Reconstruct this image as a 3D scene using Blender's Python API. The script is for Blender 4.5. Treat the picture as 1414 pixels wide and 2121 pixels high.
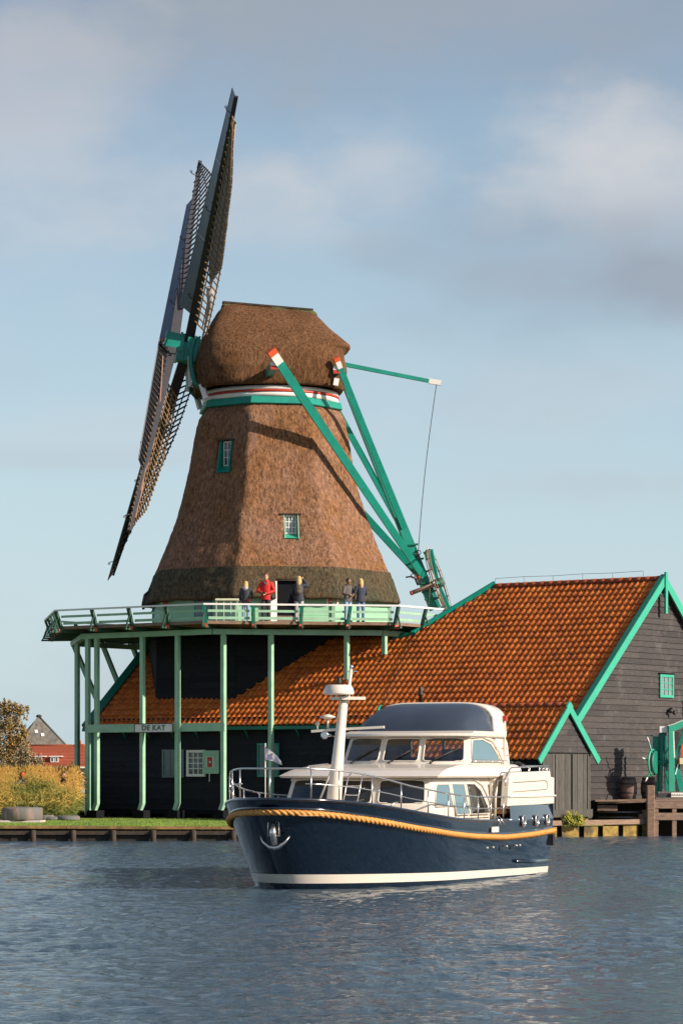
import bpy, bmesh, math, random
from mathutils import Vector, Matrix, noise
from math import sin, cos, pi, radians
random.seed(7)
S = bpy.context.scene
COL = S.collection
for o in list(bpy.data.objects): bpy.data.objects.remove(o)

# ------------------------------------------------------------------ camera, light, exposure
F = 5890.0          # focal length in photo pixels (photo 1414 wide)
H = 2.24            # eye height above the water
cam_d = bpy.data.cameras.new('camera'); cam = bpy.data.objects.new('camera', cam_d); COL.objects.link(cam)
cam.location = (0, 0, H); cam.rotation_euler = (radians(90), 0, 0)
cam_d.sensor_fit = 'HORIZONTAL'; cam_d.sensor_width = 36; cam_d.lens = 36*F/1414
cam_d.shift_y = (1600-1060.5)/1414; cam_d.clip_start = 0.5; cam_d.clip_end = 6000
S.camera = cam

SUN_EL = 25.0; SUN_AZ = 116.0   # azimuth clockwise from +Y (the view direction)
sd = Vector((sin(radians(SUN_AZ))*cos(radians(SUN_EL)), cos(radians(SUN_AZ))*cos(radians(SUN_EL)), sin(radians(SUN_EL))))
sl = bpy.data.lights.new('sun', 'SUN'); sl.energy = 5.0; sl.angle = radians(0.6); sl.color = (1.0, 0.86, 0.70)
so = bpy.data.objects.new('sun', sl); COL.objects.link(so); so.rotation_euler = sd.to_track_quat('Z', 'Y').to_euler(); so.location = (40, -20, 60)

S.view_settings.view_transform = 'Standard'; S.view_settings.look = 'None'; S.view_settings.gamma = 1
S.view_settings.exposure = 0.5; S.view_settings.use_curve_mapping = False

W = bpy.data.worlds.new('World'); S.world = W; W.use_nodes = True
def build_world():
    nt = W.node_tree; nt.nodes.clear(); N = nt.nodes.new; L = nt.links.new
    out = N('ShaderNodeOutputWorld'); bg = N('ShaderNodeBackground'); L(bg.outputs[0], out.inputs[0])
    sky = N('ShaderNodeTexSky'); sky.sky_type = 'NISHITA'; sky.sun_disc = False
    sky.sun_elevation = radians(SUN_EL); sky.sun_rotation = radians(SUN_AZ)
    sky.air_density = 1.0; sky.dust_density = 1.2; sky.ozone_density = 1.5
    bg.inputs['Strength'].default_value = 0.086
    tc = N('ShaderNodeTexCoord')
    def noise_(scale, detail, rough, sc, loc):
        mp = N('ShaderNodeMapping'); mp.inputs['Scale'].default_value = sc; mp.inputs['Location'].default_value = loc
        L(tc.outputs['Generated'], mp.inputs[0]); n = N('ShaderNodeTexNoise')
        n.inputs['Scale'].default_value = scale; n.inputs['Detail'].default_value = detail; n.inputs['Roughness'].default_value = rough
        L(mp.outputs[0], n.inputs['Vector']); return n
    def ramp(src, a, b):
        r = N('ShaderNodeMapRange'); r.interpolation_type = 'SMOOTHSTEP'; r.inputs['From Min'].default_value = a; r.inputs['From Max'].default_value = b
        L(src, r.inputs['Value']); return r
    def mth(op, a, b):
        m = N('ShaderNodeMath'); m.operation = op
        for i, v in enumerate((a, b)):
            if isinstance(v, float): m.inputs[i].default_value = v
            else: L(v, m.inputs[i])
        return m
    n1 = noise_(5.0, 6.0, 0.5, (1, 1, 1.8), (2.3, 0.4, 1.15))     # big soft clouds
    n2 = noise_(14.0, 5.0, 0.55, (1, 1, 2.2), (0.3, 2.4, 5.1))
    sep = N('ShaderNodeSeparateXYZ'); L(tc.outputs['Generated'], sep.inputs[0])
    high = ramp(sep.outputs['Z'], 0.16, 0.30)                  # denser cover higher up
    base = mth('ADD', n1.outputs['Fac'], mth('MULTIPLY', n2.outputs['Fac'], 0.22).outputs[0])
    base = mth('ADD', base.outputs[0], mth('MULTIPLY', high.outputs[0], 0.14).outputs[0])
    cov = ramp(base.outputs[0], 0.56, 0.80)
    cov = mth('MULTIPLY', cov.outputs[0], 0.35)
    # cloud colour: lit cream to lilac grey
    n3 = noise_(6.0, 4.0, 0.5, (1, 1, 2.0), (7.3, 1.4, 0.2))
    cc = N('ShaderNodeMix'); cc.data_type = 'RGBA'; L(ramp(n3.outputs['Fac'], 0.35, 0.68).outputs[0], cc.inputs[0])
    cc.inputs[6].default_value = (2.35, 2.75, 3.55, 1); cc.inputs[7].default_value = (5.2, 4.95, 5.1, 1)
    # milky veil near the horizon
    veil = N('ShaderNodeMix'); veil.data_type = 'RGBA'
    lo = ramp(sep.outputs['Z'], 0.36, -0.02); L(mth('MULTIPLY', lo.outputs[0], 0.72).outputs[0], veil.inputs[0])
    L(sky.outputs[0], veil.inputs[6]); veil.inputs[7].default_value = (5.2, 6.6, 7.4, 1)
    mx = N('ShaderNodeMix'); mx.data_type = 'RGBA'; L(cov.outputs[0], mx.inputs[0]); L(veil.outputs[2], mx.inputs[6]); L(cc.outputs[2], mx.inputs[7])
    last = mx.outputs[2]
    wn = noise_(16.0, 7.0, 0.55, (1, 1, 1.9), (4.1, 0.7, 2.2)); wn2 = noise_(45.0, 4.0, 0.5, (1, 1, 1.8), (1.1, 3.7, 0.2))
    def bank(px, py, rx, ry, col, amt, edge=.5):
        # a soft cloud bank in a fixed direction of the sky
        nonlocal last
        sub_ = N('ShaderNodeVectorMath'); sub_.operation = 'SUBTRACT'; L(tc.outputs['Generated'], sub_.inputs[0]); d = Vector(((px-707)/F, 1, (1600-py)/F)).normalized(); sub_.inputs[1].default_value = d
        sc = N('ShaderNodeVectorMath'); sc.operation = 'MULTIPLY'; L(sub_.outputs[0], sc.inputs[0]); sc.inputs[1].default_value = (F/rx, F/rx, F/ry)
        ln = N('ShaderNodeVectorMath'); ln.operation = 'LENGTH'; L(sc.outputs[0], ln.inputs[0])
        e = mth('ADD', ln.outputs['Value'], mth('MULTIPLY', mth('SUBTRACT', wn.outputs['Fac'], .5).outputs[0], 2.6).outputs[0])
        e = mth('ADD', e.outputs[0], mth('MULTIPLY', mth('SUBTRACT', wn2.outputs['Fac'], .5).outputs[0], .5).outputs[0])
        r = ramp(e.outputs[0], 1.45, -.05); f = mth('MULTIPLY', r.outputs[0], amt)
        m = N('ShaderNodeMix'); m.data_type = 'RGBA'; L(f.outputs[0], m.inputs[0]); L(last, m.inputs[6]); m.inputs[7].default_value = (*col, 1); last = m.outputs[2]
    lit = (5.3, 5.35, 5.6); gry = (2.9, 3.3, 3.9)
    bank(760, 20, 900, 190, (3.0, 3.3, 3.75), .75)
    bank(40, 260, 300, 300, lit, .42); bank(340, 390, 300, 110, lit, .30); bank(780, 340, 170, 110, lit, .55)
    bank(1210, 310, 240, 150, (5.9, 5.8, 5.8), .66); bank(1400, 430, 320, 170, lit, .42); bank(560, 450, 180, 90, lit, .35)
    bank(1340, 560, 190, 100, (2.6, 3.05, 3.7), .75); bank(1010, 555, 150, 60, gry, .35); bank(790, 520, 100, 50, gry, .30); bank(1150, 470, 260, 60, gry, .3)
    bank(200, 900, 500, 60, lit, .25); bank(1150, 800, 500, 90, lit, .25); bank(1250, 1000, 400, 50, (4.2, 4.5, 5.1), .35); bank(100, 950, 300, 30, (4.0, 4.4, 5.0), .3)
    L(last, bg.inputs['Color'])
build_world()

# ------------------------------------------------------------------ helpers
def P(px, py, Y): return Vector(((px-707)*Y/F, Y, H+(1600-py)*Y/F))
ROOT = {}
def root_m(o):
    while o.parent: o = o.parent
    return ROOT.get(o.name, Matrix())
def tag(o, label=None, cat=None, group=None, kind=None):
    if label: o['label'] = label
    if cat: o['category'] = cat
    if group: o['group'] = group
    if kind: o['kind'] = kind
    return o
def thing(name, label, cat, loc=(0, 0, 0), rz=0.0, group=None):
    o = bpy.data.objects.new(name, None); COL.objects.link(o); o.location = loc; o.rotation_euler = (0, 0, rz); o.empty_display_size = .3
    ROOT[o.name] = Matrix.Translation(Vector(loc)) @ Matrix.Rotation(rz, 4, 'Z')
    return tag(o, label, cat, group)
def copy_tree(o, parent=None):
    c = o.copy(); COL.objects.link(c); c.parent = parent
    for ch in o.children: copy_tree(ch, c)
    return c
class MB:
    def __init__(s): s.v = []; s.f = []; s.uv = []; s.sm = []
    def add(s, vs, fs, uvs=None, smooth=False):
        b = len(s.v); s.v += [Vector(v) for v in vs]; s.uv += (uvs if uvs else [(0, 0)]*len(vs))
        for f in fs: s.f.append([b+i for i in f]); s.sm.append(smooth)
        return s
    def box(s, lo, hi, m=None):
        x0, y0, z0 = lo; x1, y1, z1 = hi
        vs = [Vector(c) for c in ((x0, y0, z0), (x1, y0, z0), (x1, y1, z0), (x0, y1, z0), (x0, y0, z1), (x1, y0, z1), (x1, y1, z1), (x0, y1, z1))]
        if m is not None: vs = [m @ v for v in vs]
        return s.add(vs, [(0, 3, 2, 1), (4, 5, 6, 7), (0, 1, 5, 4), (1, 2, 6, 5), (2, 3, 7, 6), (3, 0, 4, 7)])
    def beam(s, a, b, w, h, up=(0, 0, 1), w2=None, h2=None):
        a = Vector(a); b = Vector(b); d = (b-a).normalized(); up = Vector(up)
        r = d.cross(up)
        if r.length < 1e-4: r = d.cross(Vector((0, 1, 0)))
        r.normalize(); u = r.cross(d).normalized(); w2 = w if w2 is None else w2; h2 = h if h2 is None else h2
        vs = []
        for c, ww, hh in ((a, w, h), (b, w2, h2)):
            for sx, sy in ((-1, -1), (1, -1), (1, 1), (-1, 1)): vs.append(c + r*sx*ww/2 + u*sy*hh/2)
        return s.add(vs, [(0, 1, 2, 3), (7, 6, 5, 4), (0, 4, 5, 1), (1, 5, 6, 2), (2, 6, 7, 3), (3, 7, 4, 0)])
    def rings(s, rings, cap=True, closed=True, smooth=True, loop=False):
        n = len(rings[0]); vs = [p for r in rings for p in r]; fs = []
        m = len(rings)
        for i in range(m if loop else m-1):
            j = (i+1) % m
            for k in range(n if closed else n-1):
                k2 = (k+1) % n; fs.append((i*n+k, i*n+k2, j*n+k2, j*n+k))
        s.add(vs, fs, smooth=smooth)
        if cap and closed and not loop:
            b = len(s.v)-len(vs)
            s.f.append([b+k for k in range(n)][::-1]); s.sm.append(False)
            s.f.append([b+(m-1)*n+k for k in range(n)]); s.sm.append(False)
        return s
    def tube(s, pts, r, n=8, loop=False, cap=True):
        pts = [Vector(p) for p in pts]; m = len(pts); rs = r if isinstance(r, (list, tuple)) else [r]*m
        rr = []; up = Vector((0.13, 0.31, 1)).normalized(); prev = None
        for i, p in enumerate(pts):
            if loop: d = pts[(i+1) % m]-pts[i-1]
            else: d = pts[min(i+1, m-1)]-pts[max(i-1, 0)]
            d.normalize()
            a = (prev if prev is not None else up); a = a-d*a.dot(d)
            if a.length < 1e-3: a = d.cross(Vector((1, 0, 0)))
            a.normalize(); b = d.cross(a); prev = a
            rr.append([p+a*cos(2*pi*k/n)*rs[i]+b*sin(2*pi*k/n)*rs[i] for k in range(n)])
        return s.rings(rr, cap=cap, loop=loop)
    def lathe(s, prof, c, n=20, axis=None, cap=True):
        # prof: (radius, height) pairs, along axis from c
        c = Vector(c); ax = Vector(axis or (0, 0, 1)).normalized(); a = ax.orthogonal().normalized(); b = ax.cross(a)
        return s.rings([[c+ax*h+(a*cos(2*pi*k/n)+b*sin(2*pi*k/n))*max(r, 1e-4) for k in range(n)] for r, h in prof], cap=cap)
    def prism(s, poly, off):
        # poly: list of 3d points (planar), extruded by vector off
        off = Vector(off); n = len(poly); vs = [Vector(p) for p in poly]; vs += [v+off for v in vs]
        return s.add(vs, [tuple(range(n))[::-1], tuple(range(n, 2*n))]+[(i, (i+1) % n, n+(i+1) % n, n+i) for i in range(n)])
    def ball(s, c, r, n=10, m=7, sc=(1, 1, 1)):
        c = Vector(c); rr = []
        for i in range(m+1):
            t = pi*i/m; q = max(sin(t), .02)
            rr.append([c+Vector((r*q*cos(2*pi*k/n)*sc[0], r*q*sin(2*pi*k/n)*sc[1], -r*cos(t)*sc[2])) for k in range(n)])
        return s.rings(rr)
    def build(s, name, mat, parent=None, local=False, bevel=0, recenter=True, fixn=True):
        vs = s.v; loc = None
        if parent is not None:
            if not local:
                inv = root_m(parent).inverted(); vs = [inv @ v for v in vs]
        elif recenter and vs:
            xs = [v.x for v in vs]; ys = [v.y for v in vs]; zs = [v.z for v in vs]
            loc = Vector(((min(xs)+max(xs))/2, (min(ys)+max(ys))/2, min(zs))); vs = [v-loc for v in vs]
        me = bpy.data.meshes.new(name); me.from_pydata([tuple(v) for v in vs], [], s.f)
        uvl = me.uv_layers.new(name='UVMap'); li = [0]*len(me.loops); me.loops.foreach_get('vertex_index', li)
        flat = []
        for i in li: flat += s.uv[i]
        uvl.data.foreach_set('uv', flat); me.polygons.foreach_set('use_smooth', s.sm)
        if fixn:
            bm = bmesh.new(); bm.from_mesh(me); bmesh.ops.recalc_face_normals(bm, faces=bm.faces); bm.to_mesh(me); bm.free()
        me.materials.append(mat); me.update()
        o = bpy.data.objects.new(name, me); COL.objects.link(o)
        if parent is not None: o.parent = parent
        elif loc is not None: o.location = loc
        if bevel:
            b = o.modifiers.new('bevel', 'BEVEL'); b.width = bevel; b.segments = 2; b.limit_method = 'ANGLE'; b.angle_limit = radians(40)
        return o

# ------------------------------------------------------------------ materials
def mat_(name, col, rough=.6, metal=0, var=.12, vscale=3.0, bump=0.0, bscale=20.0, stretch=(1, 1, 1), col2=None, c2lo=.55, c2hi=.75, c2scale=None, coat=0, spec=.5, coords='Object', dirt=None):
    m = bpy.data.materials.new(name); m.use_nodes = True; nt = m.node_tree; N = nt.nodes.new; L = nt.links.new
    b = nt.nodes['Principled BSDF']; b.inputs['Roughness'].default_value = rough; b.inputs['Metallic'].default_value = metal
    b.inputs['Coat Weight'].default_value = coat; b.inputs['Coat Roughness'].default_value = .03; b.inputs['Specular IOR Level'].default_value = spec
    tc = N('ShaderNodeTexCoord'); mp = N('ShaderNodeMapping'); mp.inputs['Scale'].default_value = stretch; L(tc.outputs[coords], mp.inputs[0])
    n = N('ShaderNodeTexNoise'); n.inputs['Scale'].default_value = vscale; n.inputs['Detail'].default_value = 6; n.inputs['Roughness'].default_value = .62; L(mp.outputs[0], n.inputs['Vector'])
    mr = N('ShaderNodeMapRange'); mr.inputs['From Min'].default_value = .3; mr.inputs['From Max'].default_value = .7
    mr.inputs['To Min'].default_value = 1-var; mr.inputs['To Max'].default_value = 1+var; L(n.outputs['Fac'], mr.inputs['Value'])
    mul = N('ShaderNodeMix'); mul.data_type = 'RGBA'; mul.blend_type = 'MULTIPLY'; mul.inputs[0].default_value = 1
    mul.inputs[6].default_value = (*col, 1); L(mr.outputs[0], mul.inputs[7]); last = mul.outputs[2]
    if col2:
        n2 = N('ShaderNodeTexNoise'); n2.inputs['Scale'].default_value = c2scale or vscale*.4; n2.inputs['Detail'].default_value = 5; L(mp.outputs[0], n2.inputs['Vector'])
        r2 = N('ShaderNodeMapRange'); r2.inputs['From Min'].default_value = c2lo; r2.inputs['From Max'].default_value = c2hi; L(n2.outputs['Fac'], r2.inputs['Value'])
        mx = N('ShaderNodeMix'); mx.data_type = 'RGBA'; L(r2.outputs[0], mx.inputs[0]); L(last, mx.inputs[6]); mx.inputs[7].default_value = (*col2, 1)
        # keep grain on the second colour too
        ml2 = N('ShaderNodeMix'); ml2.data_type = 'RGBA'; ml2.blend_type = 'MULTIPLY'; ml2.inputs[0].default_value = .6; L(mx.outputs[2], ml2.inputs[6]); L(mr.outputs[0], ml2.inputs[7]); last = ml2.outputs[2]
    L(last, b.inputs['Base Color'])
    if bump:
        n3 = N('ShaderNodeTexNoise'); n3.inputs['Scale'].default_value = bscale; n3.inputs['Detail'].default_value = 4; L(mp.outputs[0], n3.inputs['Vector'])
        bp = N('ShaderNodeBump'); bp.inputs['Strength'].default_value = min(1, bump*10) if bump < .1 else 1; bp.inputs['Distance'].default_value = bump; L(n3.outputs['Fac'], bp.inputs['Height']); L(bp.outputs[0], b.inputs['Normal'])
    return m
def cellmat(name, cols, rough=.7, bump=.006, grain=(1, 1, 1), gscale=6.0, stain=None, gvar=.25, stscale=.5, stlo=.5, sthi=.7, spec=.3):
    """per-cell colour (a tile, a board) from the floor of the UV, plus grain and stains in object space"""
    m = bpy.data.materials.new(name); m.use_nodes = True; nt = m.node_tree; N = nt.nodes.new; L = nt.links.new
    b = nt.nodes['Principled BSDF']; b.inputs['Roughness'].default_value = rough; b.inputs['Specular IOR Level'].default_value = spec
    uv = N('ShaderNodeUVMap'); fl = N('ShaderNodeVectorMath'); fl.operation = 'FLOOR'; L(uv.outputs[0], fl.inputs[0])
    wn = N('ShaderNodeTexWhiteNoise'); wn.noise_dimensions = '2D'; L(fl.outputs[0], wn.inputs['Vector'])
    cr = N('ShaderNodeValToRGB'); cr.color_ramp.interpolation = 'LINEAR'
    e = cr.color_ramp.elements; e[0].position = 0; e[0].color = (*cols[0], 1); e[1].position = 1; e[1].color = (*cols[-1], 1)
    for i, c in enumerate(cols[1:-1]): x = e.new((i+1)/(len(cols)-1)); x.color = (*c, 1)
    L(wn.outputs['Value'], cr.inputs[0])
    tc = N('ShaderNodeTexCoord'); mp = N('ShaderNodeMapping'); mp.inputs['Scale'].default_value = grain; L(tc.outputs['Object'], mp.inputs[0])
    n = N('ShaderNodeTexNoise'); n.inputs['Scale'].default_value = gscale; n.inputs['Detail'].default_value = 6; n.inputs['Roughness'].default_value = .65; L(mp.outputs[0], n.inputs['Vector'])
    mr = N('ShaderNodeMapRange'); mr.inputs['From Min'].default_value = .3; mr.inputs['From Max'].default_value = .7; mr.inputs['To Min'].default_value = 1-gvar; mr.inputs['To Max'].default_value = 1+gvar; L(n.outputs['Fac'], mr.inputs['Value'])
    mul = N('ShaderNodeMix'); mul.data_type = 'RGBA'; mul.blend_type = 'MULTIPLY'; mul.inputs[0].default_value = 1; L(cr.outputs[0], mul.inputs[6]); L(mr.outputs[0], mul.inputs[7]); last = mul.outputs[2]
    if stain:
        n2 = N('ShaderNodeTexNoise'); n2.inputs['Scale'].default_value = stscale; n2.inputs['Detail'].default_value = 8; n2.inputs['Roughness'].default_value = .7; L(tc.outputs['Object'], n2.inputs['Vector'])
        r2 = N('ShaderNodeMapRange'); r2.inputs['From Min'].default_value = stlo; r2.inputs['From Max'].default_value = sthi; L(n2.outputs['Fac'], r2.inputs['Value'])
        mx = N('ShaderNodeMix'); mx.data_type = 'RGBA'; L(r2.outputs[0], mx.inputs[0]); L(last, mx.inputs[6]); mx.inputs[7].default_value = (*stain, 1); last = mx.outputs[2]
    L(last, b.inputs['Base Color'])
    bp = N('ShaderNodeBump'); bp.inputs['Strength'].default_value = .8; bp.inputs['Distance'].default_value = bump; L(n.outputs['Fac'], bp.inputs['Height']); L(bp.outputs[0], b.inputs['Normal'])
    return m
def thatch_mat(name, c_a, c_b, c_c, zlo, zhi, c_low):
    m = bpy.data.materials.new(name); m.use_nodes = True; nt = m.node_tree; N = nt.nodes.new; L = nt.links.new
    b = nt.nodes['Principled BSDF']; b.inputs['Roughness'].default_value = .92; b.inputs['Specular IOR Level'].default_value = .12
    tc = N('ShaderNodeTexCoord')
    def nz(sc, st, det=5, ro=.6):
        mp = N('ShaderNodeMapping'); mp.inputs['Scale'].default_value = st; L(tc.outputs['Object'], mp.inputs[0])
        n = N('ShaderNodeTexNoise'); n.inputs['Scale'].default_value = sc; n.inputs['Detail'].default_value = det; n.inputs['Roughness'].default_value = ro; L(mp.outputs[0], n.inputs['Vector']); return n
    def rg(src, a, b_, c=0.0, d=1.0):
        r = N('ShaderNodeMapRange'); r.inputs['From Min'].default_value = a; r.inputs['From Max'].default_value = b_; r.inputs['To Min'].default_value = c; r.inputs['To Max'].default_value = d; L(src, r.inputs['Value']); return r.outputs[0]
    def mix(f, a, b_, bt='MIX'):
        x = N('ShaderNodeMix'); x.data_type = 'RGBA'; x.blend_type = bt
        if isinstance(f, float): x.inputs[0].default_value = f
        else: L(f, x.inputs[0])
        for i, q in ((6, a), (7, b_)):
            if isinstance(q, tuple): x.inputs[i].default_value = (*q, 1)
            else: L(q, x.inputs[i])
        return x.outputs[2]
    straw = nz(11.0, (1, 1, .34), 6, .8); straw2 = nz(30.0, (1, 1, .30), 3, .7); big = nz(.55, (1, 1, .8), 7, .62); mid = nz(1.7, (1, 1, .5), 6, .65)
    col = mix(rg(big.outputs['Fac'], .40, .62), c_a, c_b)
    col = mix(rg(mid.outputs['Fac'], .52, .74, 0, .5), col, c_c)
    sep = N('ShaderNodeSeparateXYZ'); L(tc.outputs['Object'], sep.inputs[0])
    wz = N('ShaderNodeMath'); wz.operation = 'ADD'; L(sep.outputs['Z'], wz.inputs[0]); L(rg(mid.outputs['Fac'], 0, 1, -.9, .9), wz.inputs[1])
    col = mix(rg(wz.outputs[0], zhi, zlo), col, c_low)
    col = mix(1.0, col, rg(straw.outputs['Fac'], .36, .64, .34, 1.72), 'MULTIPLY')
    col = mix(1.0, col, rg(straw2.outputs['Fac'], .3, .7, .70, 1.3), 'MULTIPLY')
    L(col, b.inputs['Base Color'])
    ad = N('ShaderNodeMath'); ad.operation = 'ADD'; L(straw.outputs['Fac'], ad.inputs[0]); L(rg(straw2.outputs['Fac'], 0, 1, 0, .35), ad.inputs[1])
    bp = N('ShaderNodeBump'); bp.inputs['Strength'].default_value = 1; bp.inputs['Distance'].default_value = .06; L(ad.outputs[0], bp.inputs['Height']); L(bp.outputs[0], b.inputs['Normal'])
    return m
def glassy(name, col, rough=.05, spec=.8, alpha=None):
    m = bpy.data.materials.new(name); m.use_nodes = True; b = m.node_tree.nodes['Principled BSDF']
    b.inputs['Base Color'].default_value = (*col, 1); b.inputs['Roughness'].default_value = rough; b.inputs['Specular IOR Level'].default_value = spec
    if alpha: b.inputs['Transmission Weight'].default_value = alpha; b.inputs['IOR'].default_value = 1.1
    return m

M = {}
M['teal'] = mat_('teal_paint', (.003, .225, .17), .42, var=.10, vscale=2.5, bump=.002, bscale=12, col2=(.004, .22, .16), c2lo=.6, c2hi=.8)
M['teal_dark'] = mat_('dark_teal_paint', (.004, .15, .105), .5, var=.12)
M['green_light'] = mat_('pale_green_paint', (.29, .49, .35), .5, var=.10, vscale=2.0, bump=.002, bscale=15, col2=(.20, .42, .28), c2lo=.58, c2hi=.78)
M['green_wall'] = mat_('pale_green_boards', (.25, .52, .33), .55, var=.1, vscale=2.0)
M['verge'] = mat_('verge_green_paint', (.035, .35, .235), .45, var=.08, vscale=2.0, bump=.002)
M['green_rail'] = mat_('rail_green_paint', (.28, .47, .33), .55, var=.12, vscale=3)
M['green_dark'] = mat_('dark_green_paint', (.02, .07, .045), .6, var=.2)
M['white'] = mat_('white_paint', (.74, .72, .68), .45, var=.06)
M['rail_white'] = mat_('weathered_white_rail', (.72, .69, .68), .55, var=.10, vscale=5)
M['red'] = mat_('red_paint', (.42, .035, .02), .5, var=.12)
M['orange'] = mat_('orange_red_paint', (.62, .085, .02), .5, var=.1)
M['tar'] = cellmat('tarred_boards', [(.0065, .0078, .013), (.015, .0165, .023), (.010, .0115, .017)], rough=.7, bump=.004, gscale=4, grain=(1, 1, 5), gvar=.45, spec=.2)
M['grey_boards'] = cellmat('weathered_grey_boards', [(.034, .031, .032), (.054, .049, .049), (.042, .039, .040), (.062, .056, .055)], rough=.8, bump=.005, gscale=5, grain=(1, 1, 6), gvar=.32, stain=(.14, .125, .12), stscale=1.2, stlo=.55, sthi=.85)
M['grey_vert'] = cellmat('weathered_grey_planks', [(.062, .060, .055), (.085, .080, .073), (.072, .069, .064)], rough=.85, bump=.005, gscale=6, grain=(5, 5, .6), gvar=.38)
M['tile'] = cellmat('orange_pantiles', [(.44, .105, .018), (.57, .150, .024), (.52, .125, .018), (.60, .175, .032), (.41, .095, .018), (.54, .15, .028), (.50, .13, .022), (.34, .085, .024)], rough=.62, bump=.006, gscale=9, gvar=.30, stain=(.11, .055, .028), stscale=1.1, stlo=.56, sthi=.86, spec=.3)
M['tile_ridge'] = mat_('ridge_tile_clay', (.30, .065, .02), .7, var=.3, vscale=4, bump=.01, bscale=10)
M['grey_boards_plain'] = mat_('pale_grey_edge', (.20, .20, .22), .6)  # paler grey strip along the outer edge of the black sail boards
M['thatch'] = thatch_mat('reed_thatch', (.215, .118, .076), (.190, .092, .042), (.26, .165, .13), 2.2, 5.2, (.165, .070, .026))
M['thatch_cap'] = thatch_mat('cap_reed_thatch', (.135, .068, .034), (.105, .050, .022), (.21, .12, .07), -9, -8, (.1, .1, .1))
M['moss'] = thatch_mat('mossy_thatch_hem', (.062, .060, .038), (.085, .060, .036), (.055, .066, .040), -9, -8, (.1, .1, .1))
M['moss_green'] = mat_('green_moss', (.060, .070, .018), .95, var=.4, vscale=5, bump=.03, bscale=9)
M['black'] = mat_('black_paint', (.008, .009, .012), .8, var=.2, spec=.1)
M['stock'] = mat_('tarred_steel_stock', (.016, .018, .026), .4, var=.25, vscale=2)
M['sailgrey'] = mat_('grey_sail_board', (.085, .11, .15), .45, var=.22, vscale=1.2, bump=.003)
M['grey_stock'] = mat_('grey_painted_stock', (.05, .05, .06), .6, var=.15, spec=.3)
M['wood_lat'] = mat_('weathered_lattice_wood', (.20, .125, .065), .8, var=.35, vscale=6)
M['dark_lat'] = mat_('tarred_lattice_wood', (.035, .032, .034), .7, var=.3, vscale=6)
M['canvas'] = mat_('brown_sailcloth', (.33, .28, .26), .85, var=.12, vscale=1.2, bump=.02, bscale=2.0)
M['rope'] = mat_('hemp_rope', (.33, .22, .14), .9, var=.3, vscale=20)
M['darkrope'] = mat_('dark_rope', (.06, .05, .05), .9, var=.3)
M['iron'] = mat_('dark_iron', (.04, .035, .035), .5, metal=.4, var=.2)
M['wood'] = mat_('weathered_brown_timber', (.21, .135, .095), .85, var=.35, vscale=5, stretch=(1, 1, 4), bump=.006, bscale=14)
M['oldwood'] = mat_('old_dark_timber', (.045, .033, .025), .9, var=.35, vscale=5, bump=.01, bscale=12)
M['jetty'] = mat_('jetty_planks', (.25, .165, .12), .85, var=.32, vscale=4, stretch=(1, 1, 4), bump=.006, bscale=14)
M['wet'] = mat_('wet_algae_timber', (.26, .17, .035), .8, var=.4, vscale=3.5, bump=.01, bscale=10, col2=(.07, .05, .02), c2lo=.5, c2hi=.65)
M['bankdark'] = mat_('dark_boards_and_gap_shade', (.022, .018, .014), .8, var=.4, vscale=3, bump=.01, bscale=9)  # dark bank planks, also the sheets that stand in for shaded gaps
M['capping'] = mat_('bank_capping_timber', (.26, .15, .055), .85, var=.35, vscale=3, bump=.008, bscale=9, col2=(.12, .10, .03), c2lo=.5, c2hi=.65)
M['concrete'] = mat_('pale_stone', (.52, .44, .41), .85, var=.15, vscale=4, bump=.005)
M['granite'] = mat_('brown_granite', (.21, .155, .135), .8, var=.28, vscale=5, bump=.006, col2=(.12, .12, .12), c2lo=.5, c2hi=.56, c2scale=1.3, stretch=(1, 1, .2))
M['glass'] = glassy('window_glass', (.05, .07, .08), .04)
M['glass_blue'] = mat_('pale_blue_window_glass', (.16, .21, .22), .12, var=.25, vscale=6, spec=.8)  # pale blue-grey panes with a mottled tone
M['shutter'] = mat_('blue_grey_window_panes', (.075, .12, .14), .25, var=.2, vscale=3, spec=.6)
M['grass'] = mat_('lawn', (.17, .255, .035), .95, var=.25, vscale=2.5, bump=.03, bscale=30, col2=(.12, .20, .025), c2lo=.45, c2hi=.65, c2scale=.7)
M['field'] = mat_('field', (.12, .14, .03), .95, var=.3, vscale=.4)
M['path'] = mat_('path', (.16, .14, .12), .9, var=.2)
# boat
M['hull'] = mat_('navy_gloss_paint', (.003, .009, .022), .10, var=.05, coat=.8, spec=.6)
M['cream'] = mat_('cream_gelcoat', (.70, .635, .55), .25, var=.025, vscale=1.2, coat=.3)
M['cream2'] = mat_('deck_gelcoat', (.70, .62, .52), .6, var=.04)
M['teak'] = mat_('teak_deck', (.40, .20, .09), .7, var=.2, vscale=3, stretch=(1, 9, 1))
M['steel'] = mat_('polished_steel', (.62, .60, .58), .22, metal=.9, var=.05)
M['canvas_navy'] = mat_('navy_sunroof', (.030, .042, .065), .42, var=.12, vscale=2, coat=.12)
M['boatglass'] = glassy('tinted_window', (.015, .018, .02), .03, .9)
M['boatglass_reflection'] = glassy('painted_reflection_window', (.10, .18, .22), .06, 1.0)  # blue of the reflected sky put into the base colour of the panes
M['ropefender'] = mat_('orange_rope_fender', (.56, .25, .055), .65, var=.15, vscale=8)
M['rubber'] = mat_('black_rubber', (.02, .02, .02), .6, var=.1)

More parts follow.
